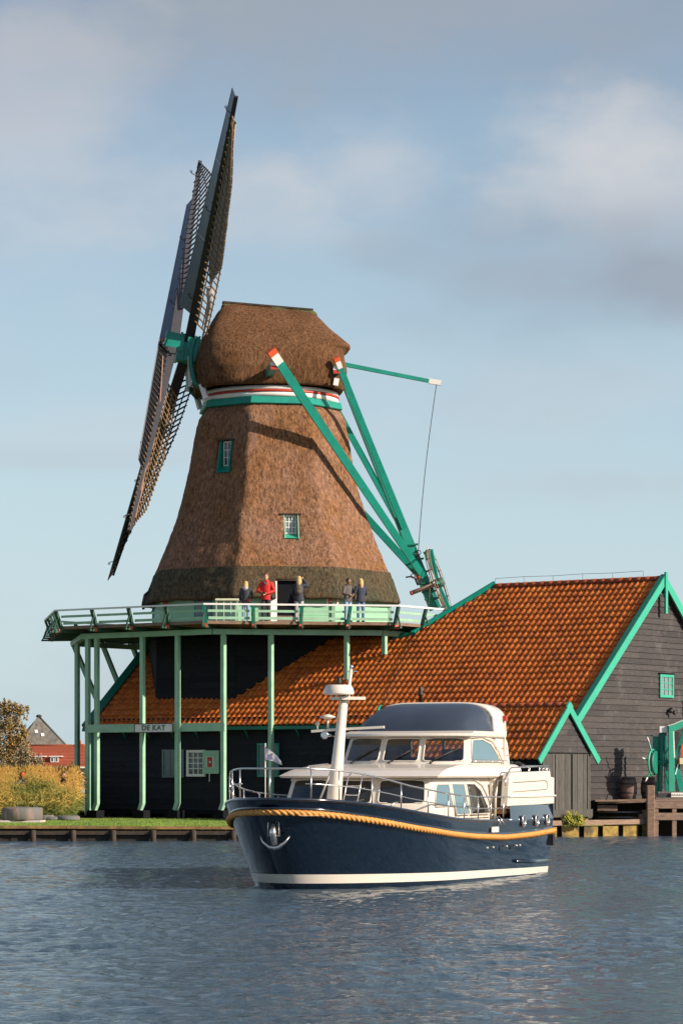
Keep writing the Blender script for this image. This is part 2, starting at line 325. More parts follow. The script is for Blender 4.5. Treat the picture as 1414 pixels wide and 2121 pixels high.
def clear():
    m = bpy.data.materials.new('clear_glass'); m.use_nodes = True; nt = m.node_tree; nt.nodes.clear(); N = nt.nodes.new; L = nt.links.new
    o = N('ShaderNodeOutputMaterial'); mx = N('ShaderNodeMixShader'); tr = N('ShaderNodeBsdfTransparent'); tr.inputs[0].default_value = (.62, .64, .64, 1); g = N('ShaderNodeBsdfGlossy'); g.inputs['Roughness'].default_value = .03
    fr = N('ShaderNodeFresnel'); fr.inputs['IOR'].default_value = 2.3; L(fr.outputs[0], mx.inputs[0]); L(tr.outputs[0], mx.inputs[1]); L(g.outputs[0], mx.inputs[2]); L(mx.outputs[0], o.inputs[0]); return m
M['clearglass'] = clear()
# ------------------------------------------------------------------ water, ground, banks
def water():
    m = bpy.data.materials.new('river_water'); m.use_nodes = True; nt = m.node_tree; N = nt.nodes.new; L = nt.links.new
    b = nt.nodes['Principled BSDF']; b.inputs['Base Color'].default_value = (.048, .082, .115, 1); b.inputs['Roughness'].default_value = .03
    b.inputs['IOR'].default_value = 1.333; b.inputs['Specular IOR Level'].default_value = .5
    tc = N('ShaderNodeTexCoord')
    def nz(sc, st, det, ro, dist=0.0):
        mp = N('ShaderNodeMapping'); mp.inputs['Scale'].default_value = st; mp.inputs['Rotation'].default_value = (0, 0, .25); L(tc.outputs['Object'], mp.inputs[0])
        n = N('ShaderNodeTexNoise'); n.inputs['Scale'].default_value = sc; n.inputs['Detail'].default_value = det; n.inputs['Roughness'].default_value = ro; n.inputs['Distortion'].default_value = dist
        L(mp.outputs[0], n.inputs['Vector']); return n
    a = nz(1.6, (1, 1.5, 1), 6, .62, .4); c = nz(6.5, (1, 1.35, 1), 5, .62, .5); g = nz(.11, (1, 1, 1), 3, .5)
    mr = N('ShaderNodeMapRange'); mr.inputs['From Min'].default_value = .35; mr.inputs['From Max'].default_value = .65; mr.inputs['To Min'].default_value = .55; mr.inputs['To Max'].default_value = 1.25; L(g.outputs['Fac'], mr.inputs['Value'])
    b1 = N('ShaderNodeBump'); b1.inputs['Strength'].default_value = 1; b1.inputs['Distance'].default_value = .06; L(a.outputs['Fac'], b1.inputs['Height'])
    m2 = N('ShaderNodeMath'); m2.operation = 'MULTIPLY'; L(c.outputs['Fac'], m2.inputs[0]); L(mr.outputs[0], m2.inputs[1])
    b2 = N('ShaderNodeBump'); b2.inputs['Strength'].default_value = 1; b2.inputs['Distance'].default_value = .065; L(m2.outputs[0], b2.inputs['Height']); L(b1.outputs[0], b2.inputs['Normal'])
    L(b2.outputs[0], b.inputs['Normal'])
    import numpy as np
    rs = np.random.RandomState(12); waves = []
    # short wind waves: wavelength, direction, amplitude, phase
    for i in range(120):
        lam = 10**rs.uniform(math.log10(.17), math.log10(1.25)); ang = rs.normal(radians(62), radians(38)); slope = .0195*(lam/.5)**.12
        waves.append((2*pi/lam, cos(ang), sin(ang), slope*lam/(2*pi)*rs.uniform(.5, 1.4), rs.uniform(0, 2*pi)))
    ny, nx = 2200, 360; t_ = np.linspace(0, 1, ny); Y = 21.0+(107.5-21.0)*t_**1.12
    half = Y*.128+1.2; sx = np.linspace(-1, 1, nx); X = sx[None, :]*half[:, None]; Yg = np.repeat(Y[:, None], nx, 1)
    Z = np.zeros_like(X)
    for k, cx, cy, am, ph in waves: Z += am*np.sin(k*(X*cx+Yg*cy)+ph+.6*np.sin(.21*X+.13*Yg+ph))
    gust = .72+.30*np.sin(.35*X+.11*Yg+1.0)*np.sin(.09*Yg-.23*X+.4)+.18*np.sin(.8*X-.37*Yg)
    fade = np.clip((1-np.abs(sx))*9, 0, 1)[None, :]*np.clip((Y-21)*.8, 0, 1)[:, None]*np.clip((107.5-Y)*.8, 0, 1)[:, None]
    Z *= gust*fade
    co = np.stack([X, Yg, Z], 2).reshape(-1, 3)
    idx = np.arange(ny*nx).reshape(ny, nx); q = np.stack([idx[:-1, :-1], idx[:-1, 1:], idx[1:, 1:], idx[1:, :-1]], 2).reshape(-1, 4)
    # flat water all round the waved patch
    nb = len(co); far = [(-3000, -600, 0), (3000, -600, 0), (3000, 21, 0), (3000, 107.5, 0), (3000, 4000, 0), (-3000, 4000, 0), (-3000, 107.5, 0), (-3000, 21, 0)]
    co = np.vstack([co, np.array(far)]); c00, c01, c10, c11 = int(idx[0, 0]), int(idx[0, -1]), int(idx[-1, 0]), int(idx[-1, -1])
    me = bpy.data.meshes.new('water'); extra = [[nb, nb+1, nb+2, c01, c00, nb+7], [nb+2, nb+3, c11, c01], [nb+7, c00, c10, nb+6], [nb+6, c10, c11, nb+3, nb+4, nb+5]]
    me.vertices.add(len(co)); me.vertices.foreach_set('co', co.astype(np.float32).ravel())
    loops = np.concatenate([q.ravel(), np.array([i for e in extra for i in e])]); tot = [4]*len(q)+[len(e) for e in extra]; starts = np.concatenate([[0], np.cumsum(tot)[:-1]])
    me.loops.add(len(loops)); me.loops.foreach_set('vertex_index', loops.astype(np.int32)); me.polygons.add(len(tot)); me.polygons.foreach_set('loop_start', starts.astype(np.int32)); me.polygons.foreach_set('loop_total', np.array(tot, dtype=np.int32))
    sm = np.ones(len(tot), dtype=bool); sm[-4:] = False; me.polygons.foreach_set('use_smooth', sm); me.update(calc_edges=True); me.validate()
    me.materials.append(m); o = bpy.data.objects.new('water', me); COL.objects.link(o); tag(o, kind='structure')
water()

LZ = .45      # lawn level
A36 = radians(36)
u = Vector((cos(A36), -sin(A36), 0)); v = Vector((sin(A36), cos(A36), 0)); nf = -v; ng = u.copy(); Z3 = Vector((0, 0, 1))
MC = Vector((-2.87, 115, 0))       # mill centre
F0 = MC+nf*5.8                     # point of the facade in front of the mill
def FW(k, q, z): return F0+u*k+nf*q+Z3*z     # k along the facade, q outwards, z up
C0k, C1k = -4.5, 17.88

def ground():
    # one sheet from the bank line back to the horizon, with its own vertical front
    edge = [(-1500, 92.6), (-60, 92.6), (-9, 92.6), (-3.2, 92.9), (3.5, 96.0), (7.2, 98.0), (12.0, 101.9), (20, 105.5), (60, 107), (1500, 107)]
    back = 3500; g = MB(); vs = []; fs = []
    for x, y in edge: vs += [(x, y, -1.2), (x, y, LZ-.02), (x*1.02, 240, LZ-.02), (x*1.6, back, LZ-.02)]
    for i in range(len(edge)-1):
        a, c = 4*i, 4*(i+1)
        for k in range(3): fs.append((a+k, c+k, c+k+1, a+k+1))
    g.add(vs, fs); tag(g.build('ground', M['field'], recenter=False), kind='structure')
    # lawn sheet, gently uneven
    l = MB(); nx, ny = 70, 30; vs = []
    for j in range(ny+1):
        for i in range(nx+1):
            x = -26+i/nx*26.0; y0 = 92.9+max(0, (x+3.2))*.35; y = y0+(j/ny)*(116-y0)
            vs.append((x, y, LZ+.02*noise.noise(Vector((x*.8, y*.8, 0)))+.012+.012*random.random()))
    n = nx+1; l.add(vs, [(j*n+i, j*n+i+1, (j+1)*n+i+1, (j+1)*n+i) for j in range(ny) for i in range(nx)], smooth=True)
    tag(l.build('lawn', M['grass'], recenter=False), kind='structure')
    gb = MB(); rnd = random.Random(3)
    for _ in range(26000):
        x = rnd.uniform(-17, -1.5); y = 93.0+max(0, x+3.2)*.35+rnd.random()**1.3*15
        if (Vector((x, y, 0))-F0).dot(nf) < .2: continue
        h = rnd.uniform(.025, .075); a = rnd.uniform(0, 2*pi); dx, dy = cos(a)*.012, sin(a)*.012; ex, ey = rnd.uniform(-.03, .03), rnd.uniform(-.03, .03)
        gb.add([(x-dx, y-dy, LZ), (x+dx, y+dy, LZ), (x+ex, y+ey, LZ+h)], [(0, 1, 2)])
    tag(gb.build('grass', M['grass'], recenter=False, fixn=False), 'short bright green lawn grass between the river bank and the black warehouse', 'grass', kind='stuff')
ground()

def left_bank():
    t = thing('timber_bank', 'low dark timber bank edging with an orange-brown capping beam along the lawn', 'bank edging', (-9, 92.5, 0))
    c = MB(); x = -30.0; rnd = random.Random(5)
    while x < 1.2:
        w = rnd.uniform(2.4, 3.6); x2 = min(x+w, 1.3)
        c.beam((x+.01, 92.42, LZ+rnd.uniform(-.02, .01)), (x2-.01, 92.42, LZ+rnd.uniform(-.02, .01)), .30, .09); x = x2
    c.build('capping_beam', M['capping'], t)
    b = MB(); x = -30.0
    while x < 1.3: b.box((x, 92.42+rnd.uniform(0, .03), -.7), (x+.24, 92.50, LZ-.05)); x += .25
    b.build('planking', M['bankdark'], t)
    b2 = MB(); b2.beam((-30, 92.36, .27), (1.3, 92.36, .27), .1, .12); b2.build('waling', M['oldwood'], t)
    for i in range(24):
        x = -29.5+i*1.3; p = MB(); p.lathe([(.09, -.8), (.095, .1), (.09, .30+.05*rnd.random()), (.05, .36)], (x, 92.26, 0), 10); p.build('pile', M['oldwood'], t)
left_bank()

def right_bank():
    t = thing('timber_revetment', 'low timber river revetment with algae-yellow planks below the shed, right of the motor yacht', 'revetment', (8.2, 97.3, 0))
    a = Vector((3.2, 95.0, 0)); b = Vector((11.05, 99.55, 0)); d = (b-a); L_ = d.length; d.normalize(); nn = Vector((d.y, -d.x, 0))
    rnd = random.Random(8)
    c = MB(); c.beam(a+Z3*.47, b+Z3*.52, .22, .17); c.build('capping_beam', M['jetty'], t)
    s = 0.1
    while s < L_-.1:
        w = .62+rnd.uniform(-.08, .08); q = MB()
        p0 = a+d*s-nn*.02; q.beam(p0+Z3*(-.5), p0+Z3*.385, .06, w, up=d); q.v = [x+d*(w/2) for x in q.v]
        q.build('plank_panel', M['wet'], t); s += w+.22
    s = 0.0
    bk = MB(); bk.beam(a-nn*.2+Z3*(-.1), b-nn*.2+Z3*(-.1), .05, .96); bk.build('backing', M['bankdark'], t)
right_bank()

def platform():
    # timber landing in front of the grey gable
    t = thing('timber_landing', 'weathered brown timber landing on posts in front of the grey boarded gable', 'jetty', (12, 101, 0))
    zt = 1.26
    A_ = P(1226, 1664, 99.6); A_.z = 0
    x0 = 8.85
    d = MB(); n = 0; y = 99.75
    # plank deck: planks run along x
    while y < 108:
        xl = max(8.9, C1_gable_x(y)+.05); d.box((xl, y, zt-.05), (16, y+.19, zt)); y += .2
    d.build('decking', M['jetty'], t)
    f = MB(); f.beam((9.0, 99.9, 1.20), (10.9, 99.7, 1.25), .07, .13); f.build('fascia', M['jetty'], t)
    f = MB(); f.beam((9.0, 100.05, .98), (9.7, 100.0, .98), .10, .2); f.build('bracket', M['wood'], t)
    for z in (.84, .66):
        w = MB(); w.tube([(9.0, 99.8, z), (10.9, 99.7, z)], .009, 6); w.build('wire', M['steel'], t)
    bk = MB(); bk.box((8.9, 101.0, -.4), (16, 101.1, zt-.06)); bk.build('backing', M['bankdark'], t)  # dark sheet standing in for the shade beneath the decking
    # front frame at right: two horizontal boards on square posts
    for z, h in ((1.10, .24), (.70, .25)):
        b = MB(); b.beam((10.75 if z > 1 else 10.68, 99.0, z), (14.5, 99.0, z), .09, h); b.build('rail_board', M['jetty'], t)
    for x in (10.95, 11.58, 12.2, 12.85):
        p = MB(); p.box((x-.075, 98.98, -.6), (x+.075, 99.13, 1.0)); p.build('post', M['jetty'], t, bevel=.008)
    fl = MB(); fl.box((10.75, 98.95, 1.225), (14.5, 100.2, 1.262)); fl.build('edge_plank', M['jetty'], t)
    for k, (x, z0, z1) in enumerate(((10.25, .35, .8), (10.4, .5, .95), (10.55, .65, 1.1))):
        s = MB(); s.box((x, 99.3, z0+.12), (x+.3, 99.9, z0+.27)); s.build('step', M['wood'], t)
    # a mooring post of its own
    m = MB(); m.box((10.62, 98.9, -.6), (10.90, 99.18, 1.78)); m.v = m.v
    o = m.build('mooring_post', M['wood'], bevel=.03); tag(o, 'thick square brown mooring post standing at the corner of the timber landing', 'post')
def C1_gable_x(y):   # x of the gable wall plane at depth y
    c1 = FW(C1k, 0, 0); return c1.x+(y-c1.y)*v.x/v.y if y > c1.y else c1.x
platform()
# ------------------------------------------------------------------ warehouse and shed
def siding(mb, org, du, dn, z0, z1, xl, xr, bh=.2, proud=.022):
    """clapboards on a wall plane: org + du*a, outward dn; xl/xr give the extents at a height"""
    z = z0; r = 0
    while z < z1-1e-4:
        zt = min(z+bh, z1); a0, a1 = xl(z), xr(z); b0, b1 = xl(zt), xr(zt)
        if a1-a0 > .02:
            # split in random board lengths
            cuts = [0.0]; rnd = random.Random(int(z*100)+int(org.x*10))
            Lw = a1-a0; s = rnd.uniform(1, 4)
            while s < Lw-.6: cuts.append(s/Lw); s += rnd.uniform(2.5, 4.5)
            cuts.append(1.0)
            for i in range(len(cuts)-1):
                p, q = cuts[i], cuts[i+1]; j = rnd.uniform(-.003, .003); g = .002 if 0 < q < 1 else 0
                A = [a0+(a1-a0)*p, a0+(a1-a0)*q-g]; B = [b0+(b1-b0)*p, b0+(b1-b0)*q-g]
                pr = proud+j
                vs = [org+du*A[0]+dn*pr+Z3*z, org+du*A[1]+dn*pr+Z3*z, org+du*B[1]+dn*.002+Z3*zt, org+du*B[0]+dn*.002+Z3*zt,
                      org+du*A[0]+Z3*z-dn*.01, org+du*A[1]+Z3*z-dn*.01]
                uvq = (rnd.randint(0, 60)+.5, r+.5)
                mb.add(vs, [(0, 1, 2, 3), (4, 5, 1, 0)], [uvq]*6)
        z = zt; r += 1
def pantiles(mb, org, du, ds, dn, rows, pitch=.25, rh=.35, amp=.046, lift=.05, sub=8):
    """rows: list of (s0, k0, k1) — bottom of the row up the slope, extents along the ridge"""
    for r, (s0, k0, k1) in enumerate(rows):
        if k1-k0 < pitch: continue
        n0 = math.floor(k0/pitch); n1 = math.ceil(k1/pitch)
        ks = []
        for t in range(n0, n1):
            for j in range(sub): ks.append((t+j/sub, t))
        ks.append((n1, n1-1)); vs = []; uvs = []
        m = len(ks)
        rj = [noise.noise(Vector((t*1.37, r*2.1, 3)))*.012 for t in range(n0, n1+1)]
        for lv in range(3):
            for kk, t in ks:
                k = min(max(kk*pitch, k0), k1); fr = (kk-math.floor(kk)); ph = fr
                # S profile: broad trough and a narrow roll
                hgt = amp*(.5+.5*cos(2*pi*(ph-.22)))**2.4*1.5 - .006*cos(2*pi*ph) + .05*noise.noise(Vector((kk*.11, s0*.5, 7)))
                jj = rj[t-n0]*1.6
                if lv == 0: p = org+du*k+ds*(s0-.045+jj*.8)+dn*(hgt*.9+lift-.036)
                elif lv == 1: p = org+du*k+ds*(s0-.045+jj*.8)+dn*(hgt+lift+jj*.5)
                else: p = org+du*k+ds*(s0+rh)+dn*(hgt*.9)
                vs.append(p); uvs.append((t+.5, r+.5))
        b = len(mb.v); mb.v += vs; mb.uv += uvs
        for lv in range(2):
            for i in range(m-1):
                # avoid uv sharing between tiles: faces use the left vertex tile
                mb.f.append([b+lv*m+i, b+lv*m+i+1, b+(lv+1)*m+i+1, b+(lv+1)*m+i]); mb.sm.append(True if lv else False)
EZ = 4.22; SL = .857; WD = 5.95; RZ = EZ+SL*WD     # eave height, roof slope, half depth, ridge height
def window(parent, org, du, dn, a, z0, w, h, fm, gm, cols=3, rws=3, fr=.07, depth=.05, name='window', bars=True):
    """framed window lying on a wall plane: centre a, sill z0; > frame, sill, pane"""
    f = MB(); o = org+du*a
    mt = Matrix((( du.x, dn.x, 0, o.x), (du.y, dn.y, 0, o.y), (0, 0, 1, 0), (0, 0, 0, 1)))
    d0 = .012
    f.box((-w/2, d0, z0), (-w/2+fr, depth+d0, z0+h), mt); f.box((w/2-fr, d0, z0), (w/2, depth+d0, z0+h), mt)
    f.box((-w/2+fr, d0, z0+h-fr), (w/2-fr, depth+d0, z0+h), mt); f.box((-w/2+fr, d0, z0), (w/2-fr, depth+d0, z0+fr), mt)
    fo = f.build(name, fm, parent)
    g = MB(); g.box((-w/2+fr*.8, d0+.003, z0+fr*.8), (w/2-fr*.8, depth*.35+d0, z0+h-fr*.8), mt); g.build('pane', gm, fo)
    if bars:
        b = MB()
        for i in range(1, cols): x = -w/2+fr+(w-2*fr)*i/cols; b.box((x-.014, depth*.35+d0, z0+fr), (x+.014, depth*.8+d0, z0+h-fr), mt)
        for i in range(1, rws): z = z0+fr+(h-2*fr)*i/rws; b.box((-w/2+fr, depth*.35+d0, z-.014), (w/2-fr, depth*.75+d0, z+.014), mt)
        b.build('glazing_bar', fm, fo)
    return fo
def warehouse():
    t = thing('warehouse', 'long black warehouse with a big orange pantile roof beside and below the windmill', 'warehouse', tuple(F0+Z3*.4), -A36)
    # facade (tarred)
    w = MB(); siding(w, FW(0, 0, 0), u, nf, .78, 4.35, lambda z: C0k, lambda z: C1k, .21); w.build('front_wall', M['tar'], t)
    c = MB(); c.beam(FW(C0k, -.08, .7), FW(C1k, -.08, .7), .16, .16); c.build('sill_beam', M['black'], t)
    # dark brick piers under the wall
    for i in range(19):
        k = C0k+.3+i*1.2; p = MB(); p.box((-.22, -.15, .2), (.22, .15, .64), Matrix.Translation(FW(k, -.16, 0)) @ Matrix.Rotation(-A36, 4, 'Z')); p.build('pier', M['black'], t)
    bk = MB(); bk.beam(FW(C0k, -.6, .4), FW(C1k, -.6, .4), .1, .7); bk.build('crawl_space_shade', M['bankdark'], t)  # dark sheet added for the shade in the gap under the wall
    # right gable (weathered grey) and left gable
    g = MB(); co = FW(C1k, 0, 0)
    siding(g, co, v, ng, .8, RZ-.1, lambda z: max(0, (z-EZ)/SL), lambda z: min(2*WD, 2*WD-(z-EZ)/SL), .215, .036); g.build('gable_wall', M['grey_boards'], t)
    g = MB(); co2 = FW(C0k, 0, 0)
    siding(g, co2, v, -ng, .78, RZ-.1, lambda z: max(0, (z-EZ)/SL), lambda z: min(2*WD, 2*WD-(z-EZ)/SL), .21); g.build('gable_wall', M['tar'], t)
    # front roof : tile rows clipped to the polygon (k, w)
    ph = math.atan(SL); ds = (v*cos(ph)+Z3*sin(ph)); dn = (nf*sin(ph)+Z3*cos(ph)); ex = .32
    slope_len = WD/cos(ph)
    org = FW(0, 0, EZ)
    rows = []; s = -.30; rh = .35
    while s < slope_len-.15:
        wv = (s+.17)*cos(ph)
        k0 = C0k-.18; k1 = C1k+.22
        if wv > 3.86: k0 = 8.55+(wv-3.86)*(10.7-8.55)/(WD-3.86)
        rows.append((s, k0, k1)); s += rh
    r = MB(); pantiles(r, org, u, ds, dn, rows, rh=rh); r.build('roof', M['tile'], t, fixn=False)
    # roof boards below the tiles (front: polygon; back slope tiles simple)
    rb = MB()
    poly = [(C0k-.15, -.25), (C1k+.2, -.25), (C1k+.2, slope_len), (10.7, slope_len), (8.6, 3.88/cos(ph)), (C0k-.15, 3.88/cos(ph))]
    rb.prism([org+u*a+ds*b-dn*.02 for a, b in poly], -dn*.06)
    dsb = (v*cos(ph)-Z3*sin(ph)); dnb = (v*sin(ph)+Z3*cos(ph)); top = FW(0, -WD, RZ)
    rb.prism([top+u*a+dsb*b-dnb*.02 for a, b in ((10.7, 0), (C1k+.2, 0), (C1k+.2, slope_len+.2), (C0k, slope_len+.2), (C0k, slope_len-5), (8.6, slope_len-5))], -dnb*.06)
    rb.build('roof_boards', M['oldwood'], t)
    rbk = MB(); rows = []; s = 0.05
    while s < slope_len: rows.append((slope_len-s-rh, 10.8 if s < 1.5 else 9.5, C1k+.2)); s += rh
    pantiles(rbk, FW(0, -2*WD, EZ), u, (-v*cos(ph)+Z3*sin(ph)), dnb, rows, rh=rh, sub=5); rbk.build('rear_roof', M['tile'], t, fixn=False)
    # ridge tiles
    rt = MB(); k = 10.65
    while k < C1k+.1:
        rt.tube([FW(k, -WD, RZ+.05), FW(min(k+.40, C1k+.15), -WD, RZ+.06)], [.09, .105], 10); k += .38
    rt.build('ridge_tile', M['tile_ridge'], t)
    ca = MB(); pts = [FW(10.7+i*1.3, -WD, RZ+.34+.02*(i % 2)) for i in range(6)]; ca.tube(pts, .008, 5)
    for p in pts: ca.tube([p, p-Z3*.22], .007, 4)
    ca.build('lightning_wire', M['iron'], t)
    # verges
    def verge(mb, A, B, hb=.24, th=.06, out=ng): mb.beam(A, B, th, hb, up=Z3)
    e0 = -.34
    for kk, nm in ((C1k+.24, 'verge_board'),):
        vb = MB(); vb.beam(org+u*kk+ds*e0+dn*.0, org+u*kk+ds*(slope_len+.12)+dn*.0, .06, .29, up=dn); vb.build(nm, M['verge'], t)
        vb = MB(); tp = top+u*kk; vb.beam(tp+dsb*(-.12)-u*.004, tp+dsb*(slope_len+.3)-u*.004, .06, .29, up=dnb); vb.build(nm, M['verge'], t)
        vb = MB(); vb.beam(org+u*(kk-.05)+ds*e0+dn*.165, org+u*(kk-.05)+ds*(slope_len+.1)+dn*.165, .20, .03, up=dn); vb.build('verge_capping', M['teal_dark'], t)
        fn = MB(); fn.beam(FW(kk+.05, -WD, RZ-1.25), FW(kk+.05, -WD, RZ+.28), .16, .07, up=u); fn.build('finial', M['verge'], t)
    vb = MB(); vb.beam(org+u*(C0k+.02)+ds*e0+dn*.15, org+u*(C0k+.02)+ds*(4.0/cos(ph))+dn*.15, .44, .05, up=dn); vb.build('verge_capping', M['teal_dark'], t)
    vb = MB(); vb.beam(FW(C0k+.14, .05, .78), FW(C0k+.14, .05, 4.0), .26, .04, up=nf); vb.build('corner_board', M['teal_dark'], t)
    vb = MB(); vb.beam(org+u*(C0k-.2)+ds*e0, org+u*(C0k-.2)+ds*(4.0/cos(ph)), .06, .30, up=dn); vb.build('verge_board', M['teal_dark'], t)
    # oblique verge where the roof is cut back round the gallery
    A_ = org+u*8.35+ds*(3.80/cos(ph))+dn*.06; B_ = org+u*10.7+ds*(slope_len+.1)+dn*.10
    vb = MB(); vb.beam(A_, B_, .09, .24, up=dn); vb.build('verge_board', M['teal'], t)
    vb = MB(); vb.beam(org+u*7.6+ds*(3.62/cos(ph))+dn*.05, org+u*8.5+ds*(3.84/cos(ph))+dn*.05, .12, .2, up=dn); vb.build('verge_board', M['teal'], t)
    wi = MB(); q1, q2 = org+u*8.6+ds*(3.7/cos(ph))+dn*.12, org+u*9.5+ds*.2+dn*.12; wi.tube([q1, (q1+q2)/2+dn*.02, q2], .011, 5); wi.build('conductor_wire', M['iron'], t)
    # gutter board with brackets
    gb = MB(); gb.beam(FW(C0k-.2, .30, EZ-.30), FW(C1k+.2, .30, EZ-.30), .10, .13); gb.build('eaves_board', M['teal_dark'], t)
    k = C0k+.6
    while k < 16:
        br = MB(); br.tube([FW(k, .30, EZ-.36), FW(k, .16, EZ-.50), FW(k, .05, EZ-.70)], [.03, .035, .02], 6); br.build('eaves_bracket', M['teal_dark'], t); k += 1.22
    # windows of the facade (photo pixels on the facade plane)
    def kz(px, py):
        # point of the facade plane seen at the pixel
        r = (px-707)/F; k = (r*F0.y-F0.x)/(u.x-r*u.y); Y = F0.y+k*u.y; return k, H+(1600-py)*Y/F
    def fwin(x0, x1, y0, y1, fm, gm, c, r_, **kw):
        k0, _ = kz(x0, y0); k1, _ = kz(x1, y0); _, zt = kz((x0+x1)/2, y0); _, zb = kz((x0+x1)/2, y1)
        return window(t, FW(0, .022, 0), u, nf, (k0+k1)/2, zb, k1-k0, zt-zb, fm, gm, c, r_, **kw)
    fwin(338, 383, 1553, 1611, M['shutter'], M['shutter'], 3, 4, fr=.08)['label'] = 'blue-green shuttered window'
    fwin(390, 428, 1554, 1609, M['white'], M['glass'], 3, 4, fr=.10, depth=.10)
    k0, zb = kz(426, 1603); k1, zt = kz(459, 1555)
    sh = MB(); mt = Matrix(((u.x, nf.x, 0, FW(0, 0, 0).x), (u.y, nf.y, 0, FW(0, 0, 0).y), (0, 0, 1, 0), (0, 0, 0, 1)))
    sh.box((k0, .14, zb), (k1, .185, zt), mt); so_ = sh.build('shutter', M['green_light'], t); so_['label'] = 'pale green open shutter with red and white panel'
    zz = (zt-zb); s2 = MB(); s2.box((k0+.18, .188, zb+zz*.26), (k0+.54, .20, zb+zz*.74), mt); s2.build('panel', M['white'], so_)
    s2 = MB(); s2.box((k0+.24, .203, zb+zz*.28), (k0+.48, .215, zb+zz*.72), mt); s2.build('panel', M['red'], so_)
    s2 = MB(); s2.ball(FW(k0+.40, .23, (zb+zt)/2), .05, 8, 6); s2.build('knob', M['white'], so_)
    s2 = MB(); s2.beam(FW(k0+.34, .2, zb-.30), FW(k0+.34, .2, zb), .03, .06, w2=.03, h2=.09); s2.build('catch', M['white'], so_)
    fwin(535, 580, 1540, 1610, M['teal'], M['shutter'], 3, 4, fr=.07)
    # gable window, lamp, second window
    def gz(px, py):
        c1 = FW(C1k, 0, 0); r = (px-707)/F; a = (r*c1.y-c1.x)/(v.x-r*v.y); Y = c1.y+a*v.y; return a, H+(1600-py)*Y/F
    a0, zt = gz(1363, 1397); a1, zb = gz(1391, 1446)
    window(t, FW(C1k+.026, 0, 0), v, ng, (a0+a1)/2, zb, a1-a0, zt-zb, M['verge'], M['glass_blue'], 3, 3, fr=.09)
    hd = MB(); hd.beam(FW(C1k+.06, -a0+.05, zt+.04), FW(C1k+.06, -a1-.05, zt+.04), .1, .04); hd.build('window_hood', M['black'], t)
    a2, zt2 = gz(1411, 1450)
    window(t, FW(C1k+.026, 0, 0), v, ng, a2+.55, zt2-1.0, 1.0, 1.0, M['teal_dark'], M['shutter'], 2, 3)
    lp = MB(); a3, z3 = gz(1381, 1473); o = FW(C1k+.03, -a3, z3)
    lp.ball(o+ng*.12, .11, 10, 7, (1, 1, .8)); lp.tube([o, o+ng*.1+Z3*.1, o+ng*.2+Z3*.1], .03, 6); lp.ball(o+ng*.22+v*.1-Z3*.08, .07, 8, 6); lp.tube([o+ng*.2, o+ng*.3+v*.2+Z3*.02], .02, 6)
    l = lp.build('security_lamp', M['rubber']); tag(l, 'small black security lamp fixed to the grey gable below its upper window', 'lamp')
    # roof vents
    vp = MB(); o = P(871, 1455, 103.6); vp.lathe([(.07, -.6), (.07, .22), (.10, .24), (.10, .34), (.07, .36), (.085, .50), (.02, .62)], o, 12); vp.build('flue_pipe', M['iron'], t)
    return t
wh = warehouse()

